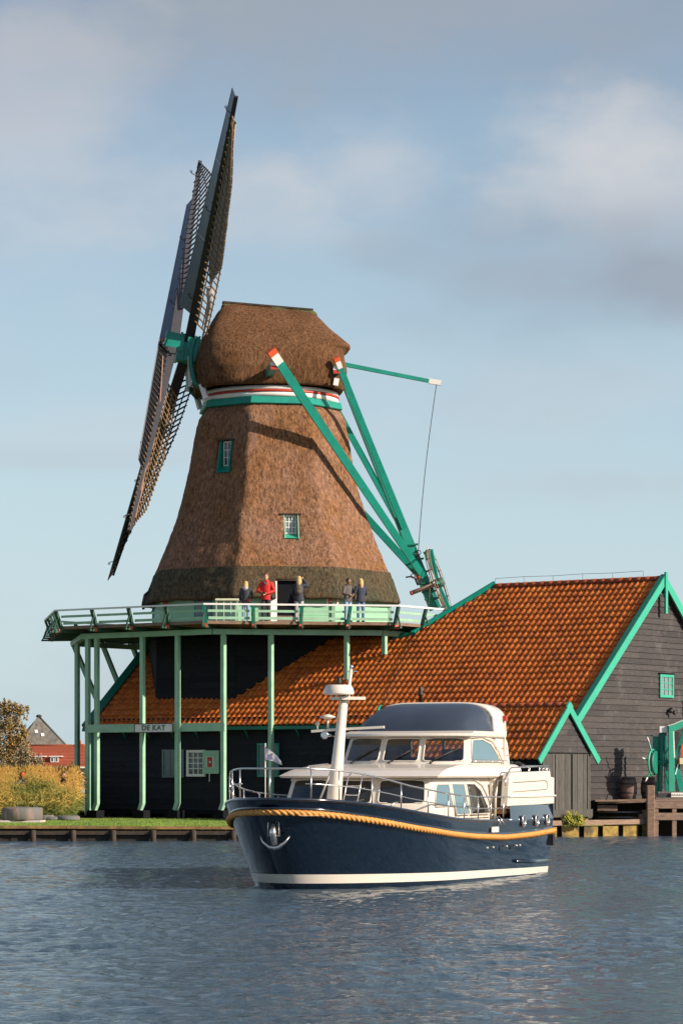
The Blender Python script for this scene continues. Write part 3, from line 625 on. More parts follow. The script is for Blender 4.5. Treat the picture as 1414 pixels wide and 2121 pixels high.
def shed():
    k0, k1 = 10.8, 18.5; Wd = 3.14; hq = Wd/2; er = 2.98; rz = 4.50; sl_ = (rz-er)/hq*.98; ph = math.atan(sl_)
    t = thing('shed', 'small grey plank shed with orange roof and green verge boards, in front of the warehouse', 'shed', tuple(FW(14.5, hq, .6)), -A36)
    g = MB(); co = FW(k1, Wd, 0)
    # horizontal boards in the gable, vertical planks below
    siding(g, co, v, ng, 2.92, rz-.06, lambda z: max(0, (z-er)/sl_), lambda z: min(Wd, Wd-(z-er)/sl_), .2, .024); g.build('gable_wall', M['grey_boards'], t)
    p = MB(); a = 0.0; i = 0
    while a < Wd-.01:
        b = min(a+.205, Wd); d = .015+.008*(i % 2); o = FW(k1, Wd, 0)
        vs = [o+v*a+ng*d+Z3*.95, o+v*(b-.006)+ng*d+Z3*.95, o+v*(b-.006)+ng*d+Z3*2.90, o+v*a+ng*d+Z3*2.90]
        p.prism(vs, -ng*.03); p.uv[-8:] = [(i+.5, .5)]*8; a = b; i += 1
    p.build('plank_wall', M['grey_vert'], t)
    dr = MB(); o = FW(k1, Wd, 0)
    for x in (.78, 1.86, 1.90, 2.92): dr.box((x-.012, .03, .95), (x+.012, .04, 2.86), Matrix(((v.x, ng.x, 0, o.x), (v.y, ng.y, 0, o.y), (0, 0, 1, 0), (0, 0, 0, 1))))
    dr.build('door_gap', M['black'], t)
    f = MB(); f.beam(FW(k1+.05, Wd, .82), FW(k1+.05, 0, .82), .12, .26); f.build('sill_beam', M['grey_vert'], t)
    f = MB(); f.beam(FW(k1+.03, Wd, 2.90), FW(k1+.03, 0, 2.90), .03, .03); f.build('drip_board', M['black'], t)
    w = MB(); siding(w, FW(0, Wd, 0), u, nf, .8, er, lambda z: k0, lambda z: k1, .2); w.build('front_wall', M['tar'], t)
    w = MB(); w.prism([FW(k0, 0, .8), FW(k0, Wd, .8), FW(k0, Wd, er), FW(k0, hq, rz-.1), FW(k0, 0, er)], u*.05); w.build('rear_gable', M['black'], t)
    pl = MB()
    for q in (.15, 1.0, 1.9, 2.9): pl.box((-.1, -.1, .1), (.1, .1, .72), Matrix.Translation(FW(k1-.15, q, 0)) @ Matrix.Rotation(-A36, 4, 'Z'))
    pl.build('foundation_post', M['wood'], t)
    bk = MB(); bk.beam(FW(k1-.6, Wd-.1, .4), FW(k1-.6, .1, .4), .05, .62); bk.build('crawl_space_shade', M['bankdark'], t)  # dark sheet behind the posts stands in for shade under the shed
    # roof
    ds = (v*cos(ph)+Z3*sin(ph)); dn = (nf*sin(ph)+Z3*cos(ph)); org = FW(0, Wd, er); Ls = hq/cos(ph)
    rows = []; s = -.42; rh = .35
    while s < Ls-.05: rows.append((s, k0-.1, k1+.05)); s += .35
    r = MB(); pantiles(r, org, u, ds, dn, rows, rh=.35); r.build('roof', M['tile'], t, fixn=False)
    dsb = (-v*cos(ph)+Z3*sin(ph)); dnb = (v*sin(ph)+Z3*cos(ph)); r = MB(); pantiles(r, FW(0, 0, er), u, dsb, dnb, [(s_, k0-.1, k1+.05) for s_ in (.0, .35, .7, 1.05, 1.4, 1.75)], rh=.35, sub=6); r.build('rear_roof', M['tile'], t, fixn=False)
    rb = MB(); rb.prism([org+u*a+ds*b-dn*.02 for a, b in ((k0-.08, -.38), (k1+.04, -.38), (k1+.04, Ls), (k0-.08, Ls))], -dn*.04)
    rb.build('roof_boards', M['oldwood'], t)
    rt = MB(); k = k0-.1
    while k < k1: rt.tube([FW(k, hq, rz+.075), FW(min(k+.4, k1+.08), hq, rz+.083)], [.072, .082], 10); k += .38
    rt.build('ridge_tile', M['tile_ridge'], t)
    for kk in (k0-.14, k1+.12):
        vb = MB(); vb.beam(org+u*kk+ds*(-.55), org+u*kk+ds*(Ls+.17), .06, .24, up=dn); vb.build('verge_board', M['verge'], t)
        o2 = FW(kk-.003, 0, er); vb = MB(); vb.beam(o2+dsb*(-.55), o2+dsb*(Ls+.17), .06, .24, up=dnb); vb.build('verge_board', M['verge'], t)
shed()
# ------------------------------------------------------------------ windmill
FLZ = 7.90      # gallery floor top
FACE0 = -36.0   # outward direction of the front-left face, degrees from "towards the camera", positive to the right
def dir_(a): a = radians(a); return Vector((sin(a), -cos(a), 0))
def lat_(a): a = radians(a); return Vector((cos(a), sin(a), 0))      # to the right along a face with outward dir_(a)
def octo(R, z, c=MC): return [c+dir_(FACE0-22.5+45*i)*R+Z3*z for i in range(8)]
PROF = [(9.02, 5.36), (9.15, 5.34), (9.6, 5.17), (10.25, 4.91), (11.26, 4.47), (12.0, 4.19), (12.63, 3.95), (13.4, 3.73), (14.17, 3.54), (15.0, 3.37), (15.72, 3.24), (16.3, 3.12), (16.58, 3.02), (16.80, 2.86), (16.9, 2.68)]
def Rz(z):
    for (z0, r0), (z1, r1) in zip(PROF, PROF[1:]):
        if z <= z1: t = max(0, (z-z0)/(z1-z0)); return r0+(r1-r0)*t
    return PROF[-1][1]
AP = cos(radians(22.5))
def body_face_px(face, px, py):
    """lateral offset and height of a photo pixel on a flat vertical-ish face of the body"""
    d, l = dir_(face), lat_(face); z = 12.0
    for _ in range(12):
        ap = Rz(z)*AP; c = MC+d*ap; r = (px-707)/F; a = (r*c.y-c.x)/(l.x-r*l.y); Y = c.y+a*l.y; z = H+(1600-py)*Y/F
    return a, z
NICHE = []  # (face, a0, a1, z0, z1, depth)
wa0, wz1 = body_face_px(FACE0, 452, 914); wa1, wz0 = body_face_px(FACE0, 474, 976)
wb0, wzb1 = body_face_px(FACE0+45, 588, 1066); wb1, wzb0 = body_face_px(FACE0+45, 618, 1114)
wd0, wdz1 = body_face_px(FACE0+45, 572, 1200); wd1, _ = body_face_px(FACE0+45, 624, 1236)
NICHE.append((0, wa0, wa1, wz0, wz1)); NICHE.append((1, wb0, wb1, wzb0, wzb1)); NICHE.append((1, wd0, wd1, 8.9, wdz1+.0))
def thatch_body(zlo, zhi, zstep, nseg, jitter, off=0.0, seed=0.0):
    rings = []; z = zlo; zs = []
    while z < zhi-1e-3: zs.append(z); z += zstep
    zs.append(zhi)
    for z in zs:
        R = Rz(z)+off; ring = []
        for fi in range(8):
            d = dir_(FACE0+45*fi); l = lat_(FACE0+45*fi); ap = R*AP; hw = R*sin(radians(22.5))
            for j in range(nseg):
                a = -hw+2*hw*j/nseg
                e = abs(abs(a)-hw); rr = .05
                ap2 = ap - (max(0, (rr-e))/rr)**2*.02       # soft arris
                n = noise.noise(Vector((fi*7+a*1.3, z*.7, seed)))*.05+noise.noise(Vector((fi*7+a*5, z*2.5, seed+4)))*.022
                n += jitter*noise.noise(Vector((fi*9+a*11, z*6, 2)))
                # slightly bulging face
                ap2 += n+.012*(1-(a/hw)**2)
                for (nf_, a0, a1, z0, z1) in NICHE:
                    if nf_ == fi and a0-.02 < a < a1+.02 and z0-.05 < z < z1+.0:
                        ap2 = min(ap2, Rz(z1)*AP-.12) if z0 > 9.5 else 4.35
                ring.append(MC+d*ap2+l*a+Z3*z)
        rings.append(ring)
    return rings
def octa_boards(mb, R, z0, z1, bh, proud=.02):
    hw = R*sin(radians(22.5)); ap = R*AP
    for i in range(8):
        d = dir_(FACE0+45*i); l = lat_(FACE0+45*i)
        siding(mb, MC+d*ap, l, d, z0, z1, lambda z: -hw, lambda z: hw, bh, proud)
def windmill():
    t = thing('windmill', 'tall octagonal thatched windmill with a pale green gallery, teal tail poles and dark sails', 'windmill', tuple(MC+Z3*.4), 0)
    b = MB(); octa_boards(b, 5.2, .5, 7.5, .21); b.build('tower_base', M['tar'], t)
    # thatched body
    b = MB(); b.rings(thatch_body(10.15, 16.9, .085, 26, .02), cap=False); b.build('thatched_body', M['thatch'], t)
    b = MB(); rr = thatch_body(9.02, 10.25, .08, 26, .02, off=.05, seed=3)
    rr = [[p-(p-MC-Z3*p.z).normalized()*.28+Z3*.02 for p in rr[0]], [p-(p-MC-Z3*p.z).normalized()*.10-Z3*.06 for p in rr[0]]]+rr
    # drooping uneven hem
    for i in range(1, 5):
        rr[i] = [p-Z3*(.05*noise.noise(Vector((p.x*1.7, p.y*1.7, 5)))*(5-i)/4) for p in rr[i]]
    b.rings(rr, cap=False); b.build('thatch_skirt', M['moss'], t)
    # wall between skirt and gallery floor
    b = MB(); octa_boards(b, 4.92, FLZ, 9.3, .15, .012); b.build('gallery_wall', M['green_wall'], t)
    for fi in range(8):
        d, l = dir_(FACE0+45*fi), lat_(FACE0+45*fi); hw = 4.92*sin(radians(22.5))
        p = MB(); o = MC+d*(4.92*AP+.03); p.beam(o+l*(hw-.02)+Z3*FLZ, o+l*(hw-.02)+Z3*9.2, .13, .13); p.build('corner_post', M['green_light'], t)
    # windows of the body
    for (fi, a0, a1, z0, z1), gm in ((NICHE[0], M['glass']), (NICHE[1], M['glass_blue'])):
        d, l = dir_(FACE0+45*fi), lat_(FACE0+45*fi); apt = Rz(z1)*AP-.10; apb = Rz(z0)*AP
        w, h = a1-a0, z1-z0
        fo = window(t, MC+d*(apt), l, d, (a0+a1)/2, z0+h*.20, w*(.9 if fi else .56), h*.78, M['white'], gm, 2 if fi == 0 else 3, 3, fr=.045, depth=.05)
        if fi == 0: fo.location = tuple(l*(w*.10))
        w = w if fi else w*.74
        s = MB(); o = MC+l*((a0+a1)/2)
        s.add([o+d*apt-l*w/2+Z3*(z0+h*.22), o+d*apt+l*w/2+Z3*(z0+h*.22), o+d*(apb+.05)+l*w/2+Z3*(z0-.02), o+d*(apb+.05)-l*w/2+Z3*(z0-.02),
               o+d*apt-l*w/2+Z3*(z0-.1), o+d*apt+l*w/2+Z3*(z0-.1)], [(0, 1, 2, 3), (3, 2, 5, 4)]); s.build('sill', M['teal'] if fi == 0 else M['verge'], fo)
        for sg in (-1, 1):
            c = MB(); q = o+l*sg*(w/2)
            c.add([q+d*(apt-.05)+Z3*z1, q+d*(apt-.05)+Z3*(z0-.05), q+d*(apb+.06)+Z3*(z0-.03), q+d*(Rz(z1)*AP+.06)+Z3*z1], [(0, 1, 2, 3)])
            c.v += [x+l*sg*.03 for x in c.v]; c.uv += c.uv; c.f += [[4, 5, 6, 7], [0, 3, 7, 4], [3, 2, 6, 7], [2, 1, 5, 6]]; c.sm += [False]*4
            c.build('cheek', M['teal'] if fi == 0 else M['green_light'], fo)
        tb = MB(); tb.beam(o+d*(Rz(z1)*AP+.02)-l*(w/2+.16)+Z3*(z1+.03), o+d*(Rz(z1)*AP+.02)+l*(w/2+.16)+Z3*(z1+.03), .16, .05); tb.build('lintel', M['oldwood'], fo)
    # gallery door
    d, l = dir_(FACE0+45), lat_(FACE0+45); o = MC+d*(4.92*AP)
    def wl(px, Y=109.0): return ((px-707)/F*(o.y)-o.x)/(l.x-(px-707)/F*l.y)
    dx0, dx1 = wl(573), wl(613); dtop = wdz1-.05
    dd = MB()
    mt = Matrix(((l.x, d.x, 0, o.x), (l.y, d.y, 0, o.y), (0, 0, 1, 0), (0, 0, 0, 1)))
    dd.box((dx0, -.35, FLZ+.02), (dx1, .03, dtop), mt); door = dd.build('doorway', M['black'], t)  # black block stands in for the unlit interior behind the doorway
    fr = MB(); fr.box((dx0-.07, -.1, FLZ+.02), (dx0, .16, dtop+.07), mt); fr.box((dx1, -.1, FLZ+.02), (dx1+.07, .16, dtop+.07), mt); fr.box((dx0, -.1, dtop+.002), (dx1, .20, dtop+.09), mt); fr.build('door_frame', M['oldwood'], door)
    lf = MB(); lf.box((dx0-.36, .16, FLZ+.03), (dx0-.02, .21, dtop-.02), mt @ Matrix.Translation((dx0, .2, 0)) @ Matrix.Rotation(radians(-8), 4, 'Z') @ Matrix.Translation((-dx0, -.2, 0))); lf.build('door_leaf', M['rail_white'], door)
    wl_ = MB(); wl_.box((dx0+.02, .033, FLZ+.05), (dx1-.02, .06, FLZ+.42), mt); wl_.build('half_door', M['wood'], door)
    # little red hatches and dark windows on the gallery wall
    def hatch(face, px, py0, py1, wpx, mat, nm, fm=None):
        d_, l_ = dir_(face), lat_(face); o_ = MC+d_*(4.92*AP); r = (px-707)/F; a = (r*o_.y-o_.x)/(l_.x-r*l_.y); Y = o_.y+a*l_.y
        z1, z0 = H+(1600-py0)*Y/F, H+(1600-py1)*Y/F; w = wpx*Y/F/max(.5, abs(l_.x))
        m_ = Matrix(((l_.x, d_.x, 0, o_.x), (l_.y, d_.y, 0, o_.y), (0, 0, 1, 0), (0, 0, 0, 1))); q = MB(); q.box((a-w/2, .03, z0), (a+w/2, .06, z1), m_); ob = q.build(nm, mat, t)
        if fm:
            q = MB(); q.box((a-w/2-.07, .02, z0-.05), (a-w/2, .055, z1+.05), m_); q.box((a+w/2, .02, z0-.05), (a+w/2+.07, .055, z1+.05), m_); q.build('frame', fm, ob)
            q = MB(); q.beam(MC+d_*(4.92*AP+.065)+l_*(a-w*.4)+Z3*(z0+.06), MC+d_*(4.92*AP+.065)+l_*(a+w*.4)+Z3*(z0+.06), .012, .03); q.build('batten', fm, ob)
    hatch(FACE0, 345, 1242, 1256, 12, M['red'], 'hatch', M['green_light'])
    hatch(FACE0+45, 688, 1236, 1249, 18, M['orange'], 'hatch', M['white'])
    hatch(FACE0+90, 795, 1238, 1249, 9, M['orange'], 'hatch', M['green_light'])
    hatch(FACE0, 422, 1241, 1278, 32, M['shutter'], 'window', M['teal_dark'])
    # dark shutter standing at the far right corner of the body
    s = MB(); s.beam(P(815, 1245, 114.5), P(813, 1200, 114.5), .22, .04); s.build('side_door', M['green_dark'], t)

    # ---------------- gallery
    RE = 9.28
    dk = MB()
    for i in range(8):   # planks run across: ring of narrow boards per side
        d, l = dir_(FACE0+45*i), lat_(FACE0+45*i); rnd = random.Random(i)
        r0 = 4.8
        while r0 < RE-.05:
            r1 = min(r0+.22, RE); a0, a1 = r0*sin(radians(22.5)), r1*sin(radians(22.5)); z1 = FLZ+rnd.uniform(-.006, .006)
            q = [MC+d*r0*AP-l*a0, MC+d*r0*AP+l*a0, MC+d*(r1*AP-.012)+l*a1, MC+d*(r1*AP-.012)-l*a1]
            dk.prism([x+Z3*(FLZ-.06) for x in q], Z3*(z1-FLZ+.06)); r0 = r1
    dk.build('gallery_floor', M['jetty'], t)
    eb = MB(); po = octo(RE+.03, FLZ-.065)
    for i in range(8): eb.beam(po[i], po[(i+1) % 8], .05, .12)
    eb.build('edge_board', M['wood'], t)
    for i in range(8):       # joists with orange ends, poking out below the floor
        d, l = dir_(FACE0+45*i), lat_(FACE0+45*i); hw = RE*sin(radians(22.5))
        for j in range(5):
            a = -hw+2*hw*(j)/4
            if j == 4: continue
            rad = RE*AP
            p0 = MC+d*4.9*AP+l*(a*.52)+Z3*(FLZ-.19); p1 = MC+d*(rad+.12)+l*a+Z3*(FLZ-.19)
            if j == 0: dirr = dir_(FACE0+45*i-22.5); p0 = MC+dirr*4.9+Z3*(FLZ-.19); p1 = MC+dirr*(RE+.16)+Z3*(FLZ-.19)
            b = MB(); b.beam(p0, p1, .14, .14); jo = b.build('joist', M['green_dark'], t)
            dj = (p1-p0).normalized(); e = MB(); e.beam(p1, p1+dj*.035, .145, .145); e.build('joist_end', M['orange'], jo)
    RP = 8.4
    ring = octo(RP, FLZ-.375)
    for i in range(8): rb = MB(); rb.beam(ring[i], ring[(i+1) % 8], .2, .20); rb.build('ring_beam', M['green_light'], t)
    # posts
    def ring_at(px):
        best = None
        for i in range(8):
            a, b = ring[i], ring[(i+1) % 8]
            if (a+b).y/2 > 116.5: continue
            for s in range(400):
                q = a+(b-a)*s/400; e = abs(707+q.x/q.y*F-px)
                if best is None or e < best[0]: best = (e, q.copy())
        return best[1]
    PX = [(160, 1679), (182, 1689), (201, 1679), (295, 1679), (368, 1679), (463, 1679), (561, 1672), (718, None), (796, None)]
    for px, pb in PX:
        q = ring_at(px); top = FLZ-.475
        if pb: zb = H+(1600-pb)*q.y/F
        else:
            w_ = (q-F0).dot(v); zb = EZ+SL*w_+.12
        pm = M['green_light']; p = MB(); p.beam(Vector((q.x, q.y, zb+(.25 if pb and px > 190 and px < 500 else 0))), Vector((q.x, q.y, top)), .165, .165, up=v); po_ = p.build('gallery_post', pm, t, bevel=.008)
        if pb:
            if 190 < px < 500:
                ft = MB(); ft.beam(Vector((q.x-.10, q.y+.02, zb)), Vector((q.x, q.y, zb+.28)), .15, .15, up=v, w2=.165, h2=.165); ft.build('foot', M['green_light'], po_)
            pl = MB(); pl.box((-.24, -.24, LZ-.3), (.24, .24, zb), Matrix.Translation((q.x-.05, q.y, 0)) @ Matrix.Rotation(-A36, 4, 'Z')); pl.build('plinth', M['black'], po_)
        else:
            ft = MB(); ft.lathe([(.06, .35), (.07, .0)], (q.x, q.y, zb-.25), 8); ft.beam(Vector((q.x-.22, q.y, zb-.24)), Vector((q.x+.22, q.y, zb-.2)), .3, .05); ft.build('foot', M['iron'], po_)
    for a, b in ((P(150, 1330, 117), P(226, 1510, 116.3)), (P(211, 1332, 119), P(262, 1460, 118.5)), (P(272, 1332, 120.5), P(304, 1415, 119.8))):
        s = MB(); s.beam(a, b, .17, .17); s.build('gallery_brace', M['green_light'], t)
    # cross bar of the posts with the name board
    ba, bb = ring_at(187), ring_at(471); zz = lambda q, py: H+(1600-py)*q.y/F
    cb = MB(); cb.beam(Vector((ba.x, ba.y, zz(ba, 1510)))-v*.14, Vector((bb.x, bb.y, zz(bb, 1506)))-v*.14, .07, .31); cb.build('cross_bar', M['green_light'], t)
    # railing: outward leaning stanchions, two mid rails, white top rail
    RT = RE+.30; zt = FLZ+.57
    def rp(i, s, z):
        # point of the railing plane on side i, s in 0..1, height z
        f = (z-(FLZ-.2))/.8; R = RE+.02+(RT-RE)*f
        a, b = octo(R, z)[i], octo(R, z)[(i+1) % 8]; return a+(b-a)*s
    for i in range(8):
        m = MB(); m.beam(rp(i, -.002, zt+.03), rp(i, 1.002, zt+.03), .10, .065); m.build('top_rail', M['rail_white'], t)
        for z, h in ((FLZ+.36, .09), (FLZ+.10, .10)):
            for k in range(4):
                m = MB(); off = dir_(FACE0+45*i)*(-.07); m.beam(rp(i, k/4+.018, z)+off, rp(i, (k+1)/4-.018, z)+off, .035, h); m.build('mid_rail', M['green_rail'], t)
        for k in range(4):
            s_ = k/4; m = MB(); p0 = rp(i, s_, FLZ-.26); p1 = rp(i, s_, zt+.0); l = lat_(FACE0+45*i)
            m.beam(p0, p1, .10, .13, up=l); st = m.build('stanchion', M['green_dark'] if i in (0, 7, 6, 2) else M['teal_dark'], t)
            dd_ = dir_(FACE0+45*i-(22.5 if k == 0 else 0)); m = MB(); m.beam(rp(i, s_, FLZ-.20)+dd_*.42, rp(i, s_, zt-.22), .045, .055, up=l); m.build('strut', M['green_dark'], st)
            m = MB(); m.beam(rp(i, s_, FLZ-.22)-dd_*.1, rp(i, s_, FLZ-.22)+dd_*.47, .09, .07); m.build('outrigger', M['green_dark'], st)
    # ---------------- curb ring under the cap
    b = MB(); n = 64
    b.lathe([(2.75, 16.780), (2.78, 17.100), (2.70, 17.130)], MC, n, cap=False); 
    hb = MB(); hb.rings([octo(2.92, 16.800), octo(3.0, 16.840), octo(2.92, 17.100), octo(2.7, 17.120)], smooth=False); hb.build('curb', M['teal'], t)
    b = MB(); b.lathe([(2.5, 17.080), (2.74, 17.130), (2.76, 17.280), (2.6, 17.290)], MC, n, cap=False); b.build('curb_ring', M['white'], t)
    b = MB(); b.lathe([(2.6, 17.285), (2.78, 17.290), (2.78, 17.380), (2.6, 17.385)], MC, n, cap=False); b.build('curb_band', M['red'], t)
    b = MB(); b.lathe([(2.6, 17.390), (2.76, 17.390), (2.74, 17.540), (2.4, 17.560)], MC, n, cap=False); b.build('curb_ring', M['white'], t)
    b = MB(); b.lathe([(2.5, 17.480), (2.55, 17.780)], MC, n, cap=True); b.build('cap_floor', M['black'], t)

    # ---------------- cap
    YAW = radians(7); ax = Vector((cos(YAW), sin(YAW), 0)); sx = Vector((-sin(YAW), cos(YAW), 0))
    def CP(a, s, z): return MC+ax*a+sx*s+Z3*z
    lev = [(17.56, -3.04, 2.84, 2.84), (17.66, -3.10, 2.90, 2.92), (18.3, -3.12, 2.98, 3.0), (18.8, -3.06, 2.90, 2.88), (19.15, -2.97, 2.92, 2.70), (19.25, -2.94, 3.14, 2.62), (19.40, -2.88, 3.14, 2.48), (19.9, -2.64, 2.70, 1.98), (20.4, -2.36, 2.26, 1.38), (20.8, -2.12, 1.94, .90), (21.02, -1.96, 1.76, .5), (21.16, -1.84, 1.66, .18)]
    rings = []; n = 96; NL = 46
    for i in range(NL+1):
        z = 17.56+(21.16-17.56)*i/NL
        for (z0, f0, b0, w0), (z1, f1, b1, w1) in zip(lev, lev[1:]):
            if z <= z1+1e-6: q = (z-z0)/(z1-z0); xf, xb, w = f0+(f1-f0)*q, b0+(b1-b0)*q, w0+(w1-w0)*q; break
        ring_ = []; ex = 3.0+2.0*(z-17.56)/3.6
        for k in range(n):
            a = 2*pi*k/n; ca, sa = cos(a), sin(a)
            X = (xf+xb)/2+(xb-xf)/2*math.copysign(abs(ca)**(2/ex), ca); Sd = w*math.copysign(abs(sa)**(2/ex), sa)
            zz_ = z-(X+1.8)*.075*max(0, (z-19.2))/2
            nn_ = .05*noise.noise(Vector((X*1.5, Sd*1.5, z*1.5)))+.025*noise.noise(Vector((X*6, Sd*6, z*4)))
            cdir = Vector((ca, sa, 0)); p = CP(X+nn_*ca, Sd+nn_*sa, zz_ + (-.10*(abs(X)/3)**2+.10*(1-abs(sa)) if i < 2 else 0)*.5)
            ring_.append(p)
        rings.append(ring_)
    inner = [CP((p-MC).dot(ax)*.80, (p-MC).dot(sx)*.80, 17.7) for p in rings[0]]
    c = MB(); c.rings([inner]+rings, cap=True); cap = c.build('cap', M['thatch_cap'], t)
    rb = MB(); rb.beam(CP(-1.95, 0, 21.22), CP(1.72, 0, 20.98), .34, .07); rb.build('ridge_board', M['oldwood'], cap)
    rb = MB(); 
    for i in range(26):
        a = -1.85+3.45*i/25; z = 21.13-(a+1.8)*.066; r_ = .13+.05*noise.noise(Vector((a*2, 0, 0)))+(.12 if a > .0 else 0)
        rb.ball(CP(a, -.16, z-.09-(.08 if a > 0 else 0)), r_, 8, 6, (1.1, .8, .8)); rb.ball(CP(a, .16, z-.12), r_, 8, 6, (1.1, .8, .8))
    rb.build('moss_ridge', M['moss_green'], cap)
    # front neck and storm shields
    nb = MB(); nb.beam(CP(-3.45, 0, 19.25), CP(-2.7, 0, 19.1), 1.3, .95); nb.build('cap_neck', M['teal'], cap)
    for s_ in (-1, 1):
        q = MB(); q.tube([CP(-3.05, s_*.9, 19.7), CP(-3.28, s_*1.0, 19.1), CP(-3.3, s_*1.1, 18.5), CP(-3.15, s_*1.2, 17.8), CP(-2.85, s_*1.3, 17.5)], [.05, .09, .10, .11, .10], 8); q.build('brake_band', M['teal_dark'], cap)
        q = MB(); q.beam(CP(-3.35, s_*.7, 18.9), CP(-3.30, s_*.8, 17.7), .10, .26, up=sx); q.build('storm_board', M['white'], cap)
        q = MB(); q.beam(CP(-2.9, s_*1.5, 17.7), CP(-2.72, s_*1.6, 17.1), .16, .2); q.build('corbel', M['rail_white'], cap)
    # cross beams (long and short) with white and red ends
    def cross(a, zc, half, w=.28, h=.30):
        q = MB(); q.beam(CP(a, -half, zc), CP(a, half, zc), w, h); o = q.build('cross_beam', M['teal'], t)
        for s_ in (-1, 1):
            e = MB(); e.beam(CP(a, s_*half, zc+h*.25), CP(a, s_*(half+.03), zc+h*.25), w*1.06, h*.5); e.build('beam_end', M['white'], o)
            e = MB(); e.beam(CP(a, s_*half, zc-h*.25), CP(a, s_*(half+.03), zc-h*.25), w*1.06, h*.5); e.build('beam_end', M['red'], o)
        return o
    def solve_cross(px, py, half):
        # a along the cap axis so that the near end lies at the pixel
        for _ in range(1):
            r = (px-707)/F; base = MC+sx*(-half); a = (r*base.y-base.x)/(ax.x-r*ax.y); Y = base.y+a*ax.y; return a, H+(1600-py)*Y/F
    aL, zL = solve_cross(568, 757, 4.95); aS, zS = solve_cross(697, 766, 2.75)
    cross(aL, zL, 4.95); cross(aS, zS, 2.75, .26, .28)
    cb2 = MB(); cb2.beam(CP(aS, -2.78, zS-.34), CP(aS-.05, -2.78, zS-.62), .2, .12, up=sx); cb2.build('corbel', M['white'], t)
    # tail pole and braces
    foot = P(901, 1262, 115.9); ttop = P(704, 768, 115.3)
    q = MB(); q.beam(ttop, foot, .26, .30, up=sx, w2=.42, h2=.46); tp = q.build('tail_pole', M['teal'], t)
    td = (foot-ttop)
    for f_ in (.74, .80, .853, .90, .935, .965):
        w = MB(); c_ = ttop+td*f_; w.beam(c_-Vector((.30, .05, -.05)), c_+Vector((.30, -.05, .13)), .50, .05); w.build('pole_band', M['teal_dark'], tp)
    jn = ttop+td*.865
    for s_ in (-1, 1):
        A = CP(aL+.20, s_*4.93, zL+.10)
        st = jn+sx*s_*.30; dr_ = (st-A).normalized()
        q = MB(); q.beam(A-dr_*.0, st, .34, .20, up=sx, w2=.26, h2=.18); br = q.build('long_brace', M['teal'], t)
        q = MB(); q.beam(A-dr_*.42+sx*s_*.02, A, .33, .21, up=sx); q.build('brace_tip', M['white'], br)
        q = MB(); q.beam(A-dr_*.66+sx*s_*.02, A-dr_*.42+sx*s_*.02, .36, .23, up=sx); q.build('brace_tip', M['orange'], br)
        A = CP(aS+.14, s_*2.73, zS+.08); st = ttop+td*.66+sx*s_*.22; dr_ = (st-A).normalized()
        q = MB(); q.beam(A, st, .24, .18, up=sx, w2=.22, h2=.16); br = q.build('short_brace', M['teal'], t)
        q = MB(); q.beam(A-dr_*.30, A, .20, .18, up=sx); q.build('brace_tip', M['white'], br)
        q = MB(); q.beam(A-dr_*.46, A-dr_*.30, .24, .2, up=sx); q.build('brace_tip', M['orange'], br)
    # brake lever with its rope
    q = MB(); q.beam(P(700, 752, 115.2), P(888, 789, 115.6), .16, .16, w2=.14, h2=.14); vb = q.build('brake_lever', M['teal'], t)
    q = MB(); q.beam(P(888, 789, 115.6), P(913, 793, 115.6), .15, .2); q.build('lever_end', M['white'], vb)
    r0, r1 = P(904, 793, 115.6), P(866, 1142, 115.5)
    pts = [r0.lerp(r1, i/10)+Vector((-.22*sin(pi*i/10)*.4, 0, -.1*sin(pi*i/10))) for i in range(11)]
    q = MB(); q.tube(pts, .016, 5); q.build('brake_rope', M['darkrope'], t)
    q = MB(); q.tube([P(866, 1142, 115.5)+Vector((.1*cos(a), 0, .1*sin(a)-.05)) for a in [i*pi/4 for i in range(8)]], .02, 5, loop=True); q.tube([P(865, 1146, 115.5), P(859, 1160, 115.5)], .03, 5); q.build('rope_hook', M['iron'], t)
    # capstan wheel at the tail foot
    wc = P(908, 1208, 115.4); wa = Vector((.93, -.17, .30)).normalized(); e1 = Vector((.33, 0, -1)); e1 = (e1-wa*e1.dot(wa)).normalized(); e2 = wa.cross(e1)
    q = MB(); q.tube([P(850, 1229, 115.0), P(912, 1206, 115.4)], .09, 10); sh = q.build('capstan_shaft', M['wood'], t)
    q = MB(); q.tube([P(850, 1229, 115.0), P(853, 1228, 115.0)], .10, 10); q.build('shaft_end', M['red'], sh)
    wl0 = MB(); R1 = 1.42; wl0.tube([wc+(e1*cos(a)+e2*sin(a))*R1 for a in [2*pi*i/40 for i in range(40)]], .028, 6, loop=True); wh_ = wl0.build('capstan_wheel', M['wood'], t)
    for off in (-.09, .09):
        q = MB(); q.tube([wc+wa*off+(e1*cos(a)+e2*sin(a))*R1*.97 for a in [2*pi*i/40 for i in range(40)]], .016, 5, loop=True); q.build('rim_rope', M['rope'], wh_)
    for k in range(16):
        a = 2*pi*k/16; q = MB(); q.beam(wc+(e1*cos(a)+e2*sin(a))*R1-wa*.10, wc+(e1*cos(a)+e2*sin(a))*R1+wa*.10, .035, .035); q.build('rung', M['wood'] if k % 4 == 1 else M['iron'], wh_)
    for k in range(4):
        a = pi*k/2; dr_ = e1*cos(a)+e2*sin(a); q = MB(); q.beam(wc+dr_*.12, wc+dr_*R1*.98, .10, .10, up=wa, w2=.30 if k % 2 == 0 else .08, h2=.40 if k % 2 == 0 else .08); q.build('spoke', M['teal'], wh_)
        q = MB(); q.beam(wc+dr_*R1*.98, wc+dr_*(R1+.16), .05, .05, up=wa); q.build('handle', M['white'], wh_)
    q = MB(); q.lathe([(.2, -.2), (.2, .2)], wc, 12, wa); q.build('hub', M['green_dark'], wh_)
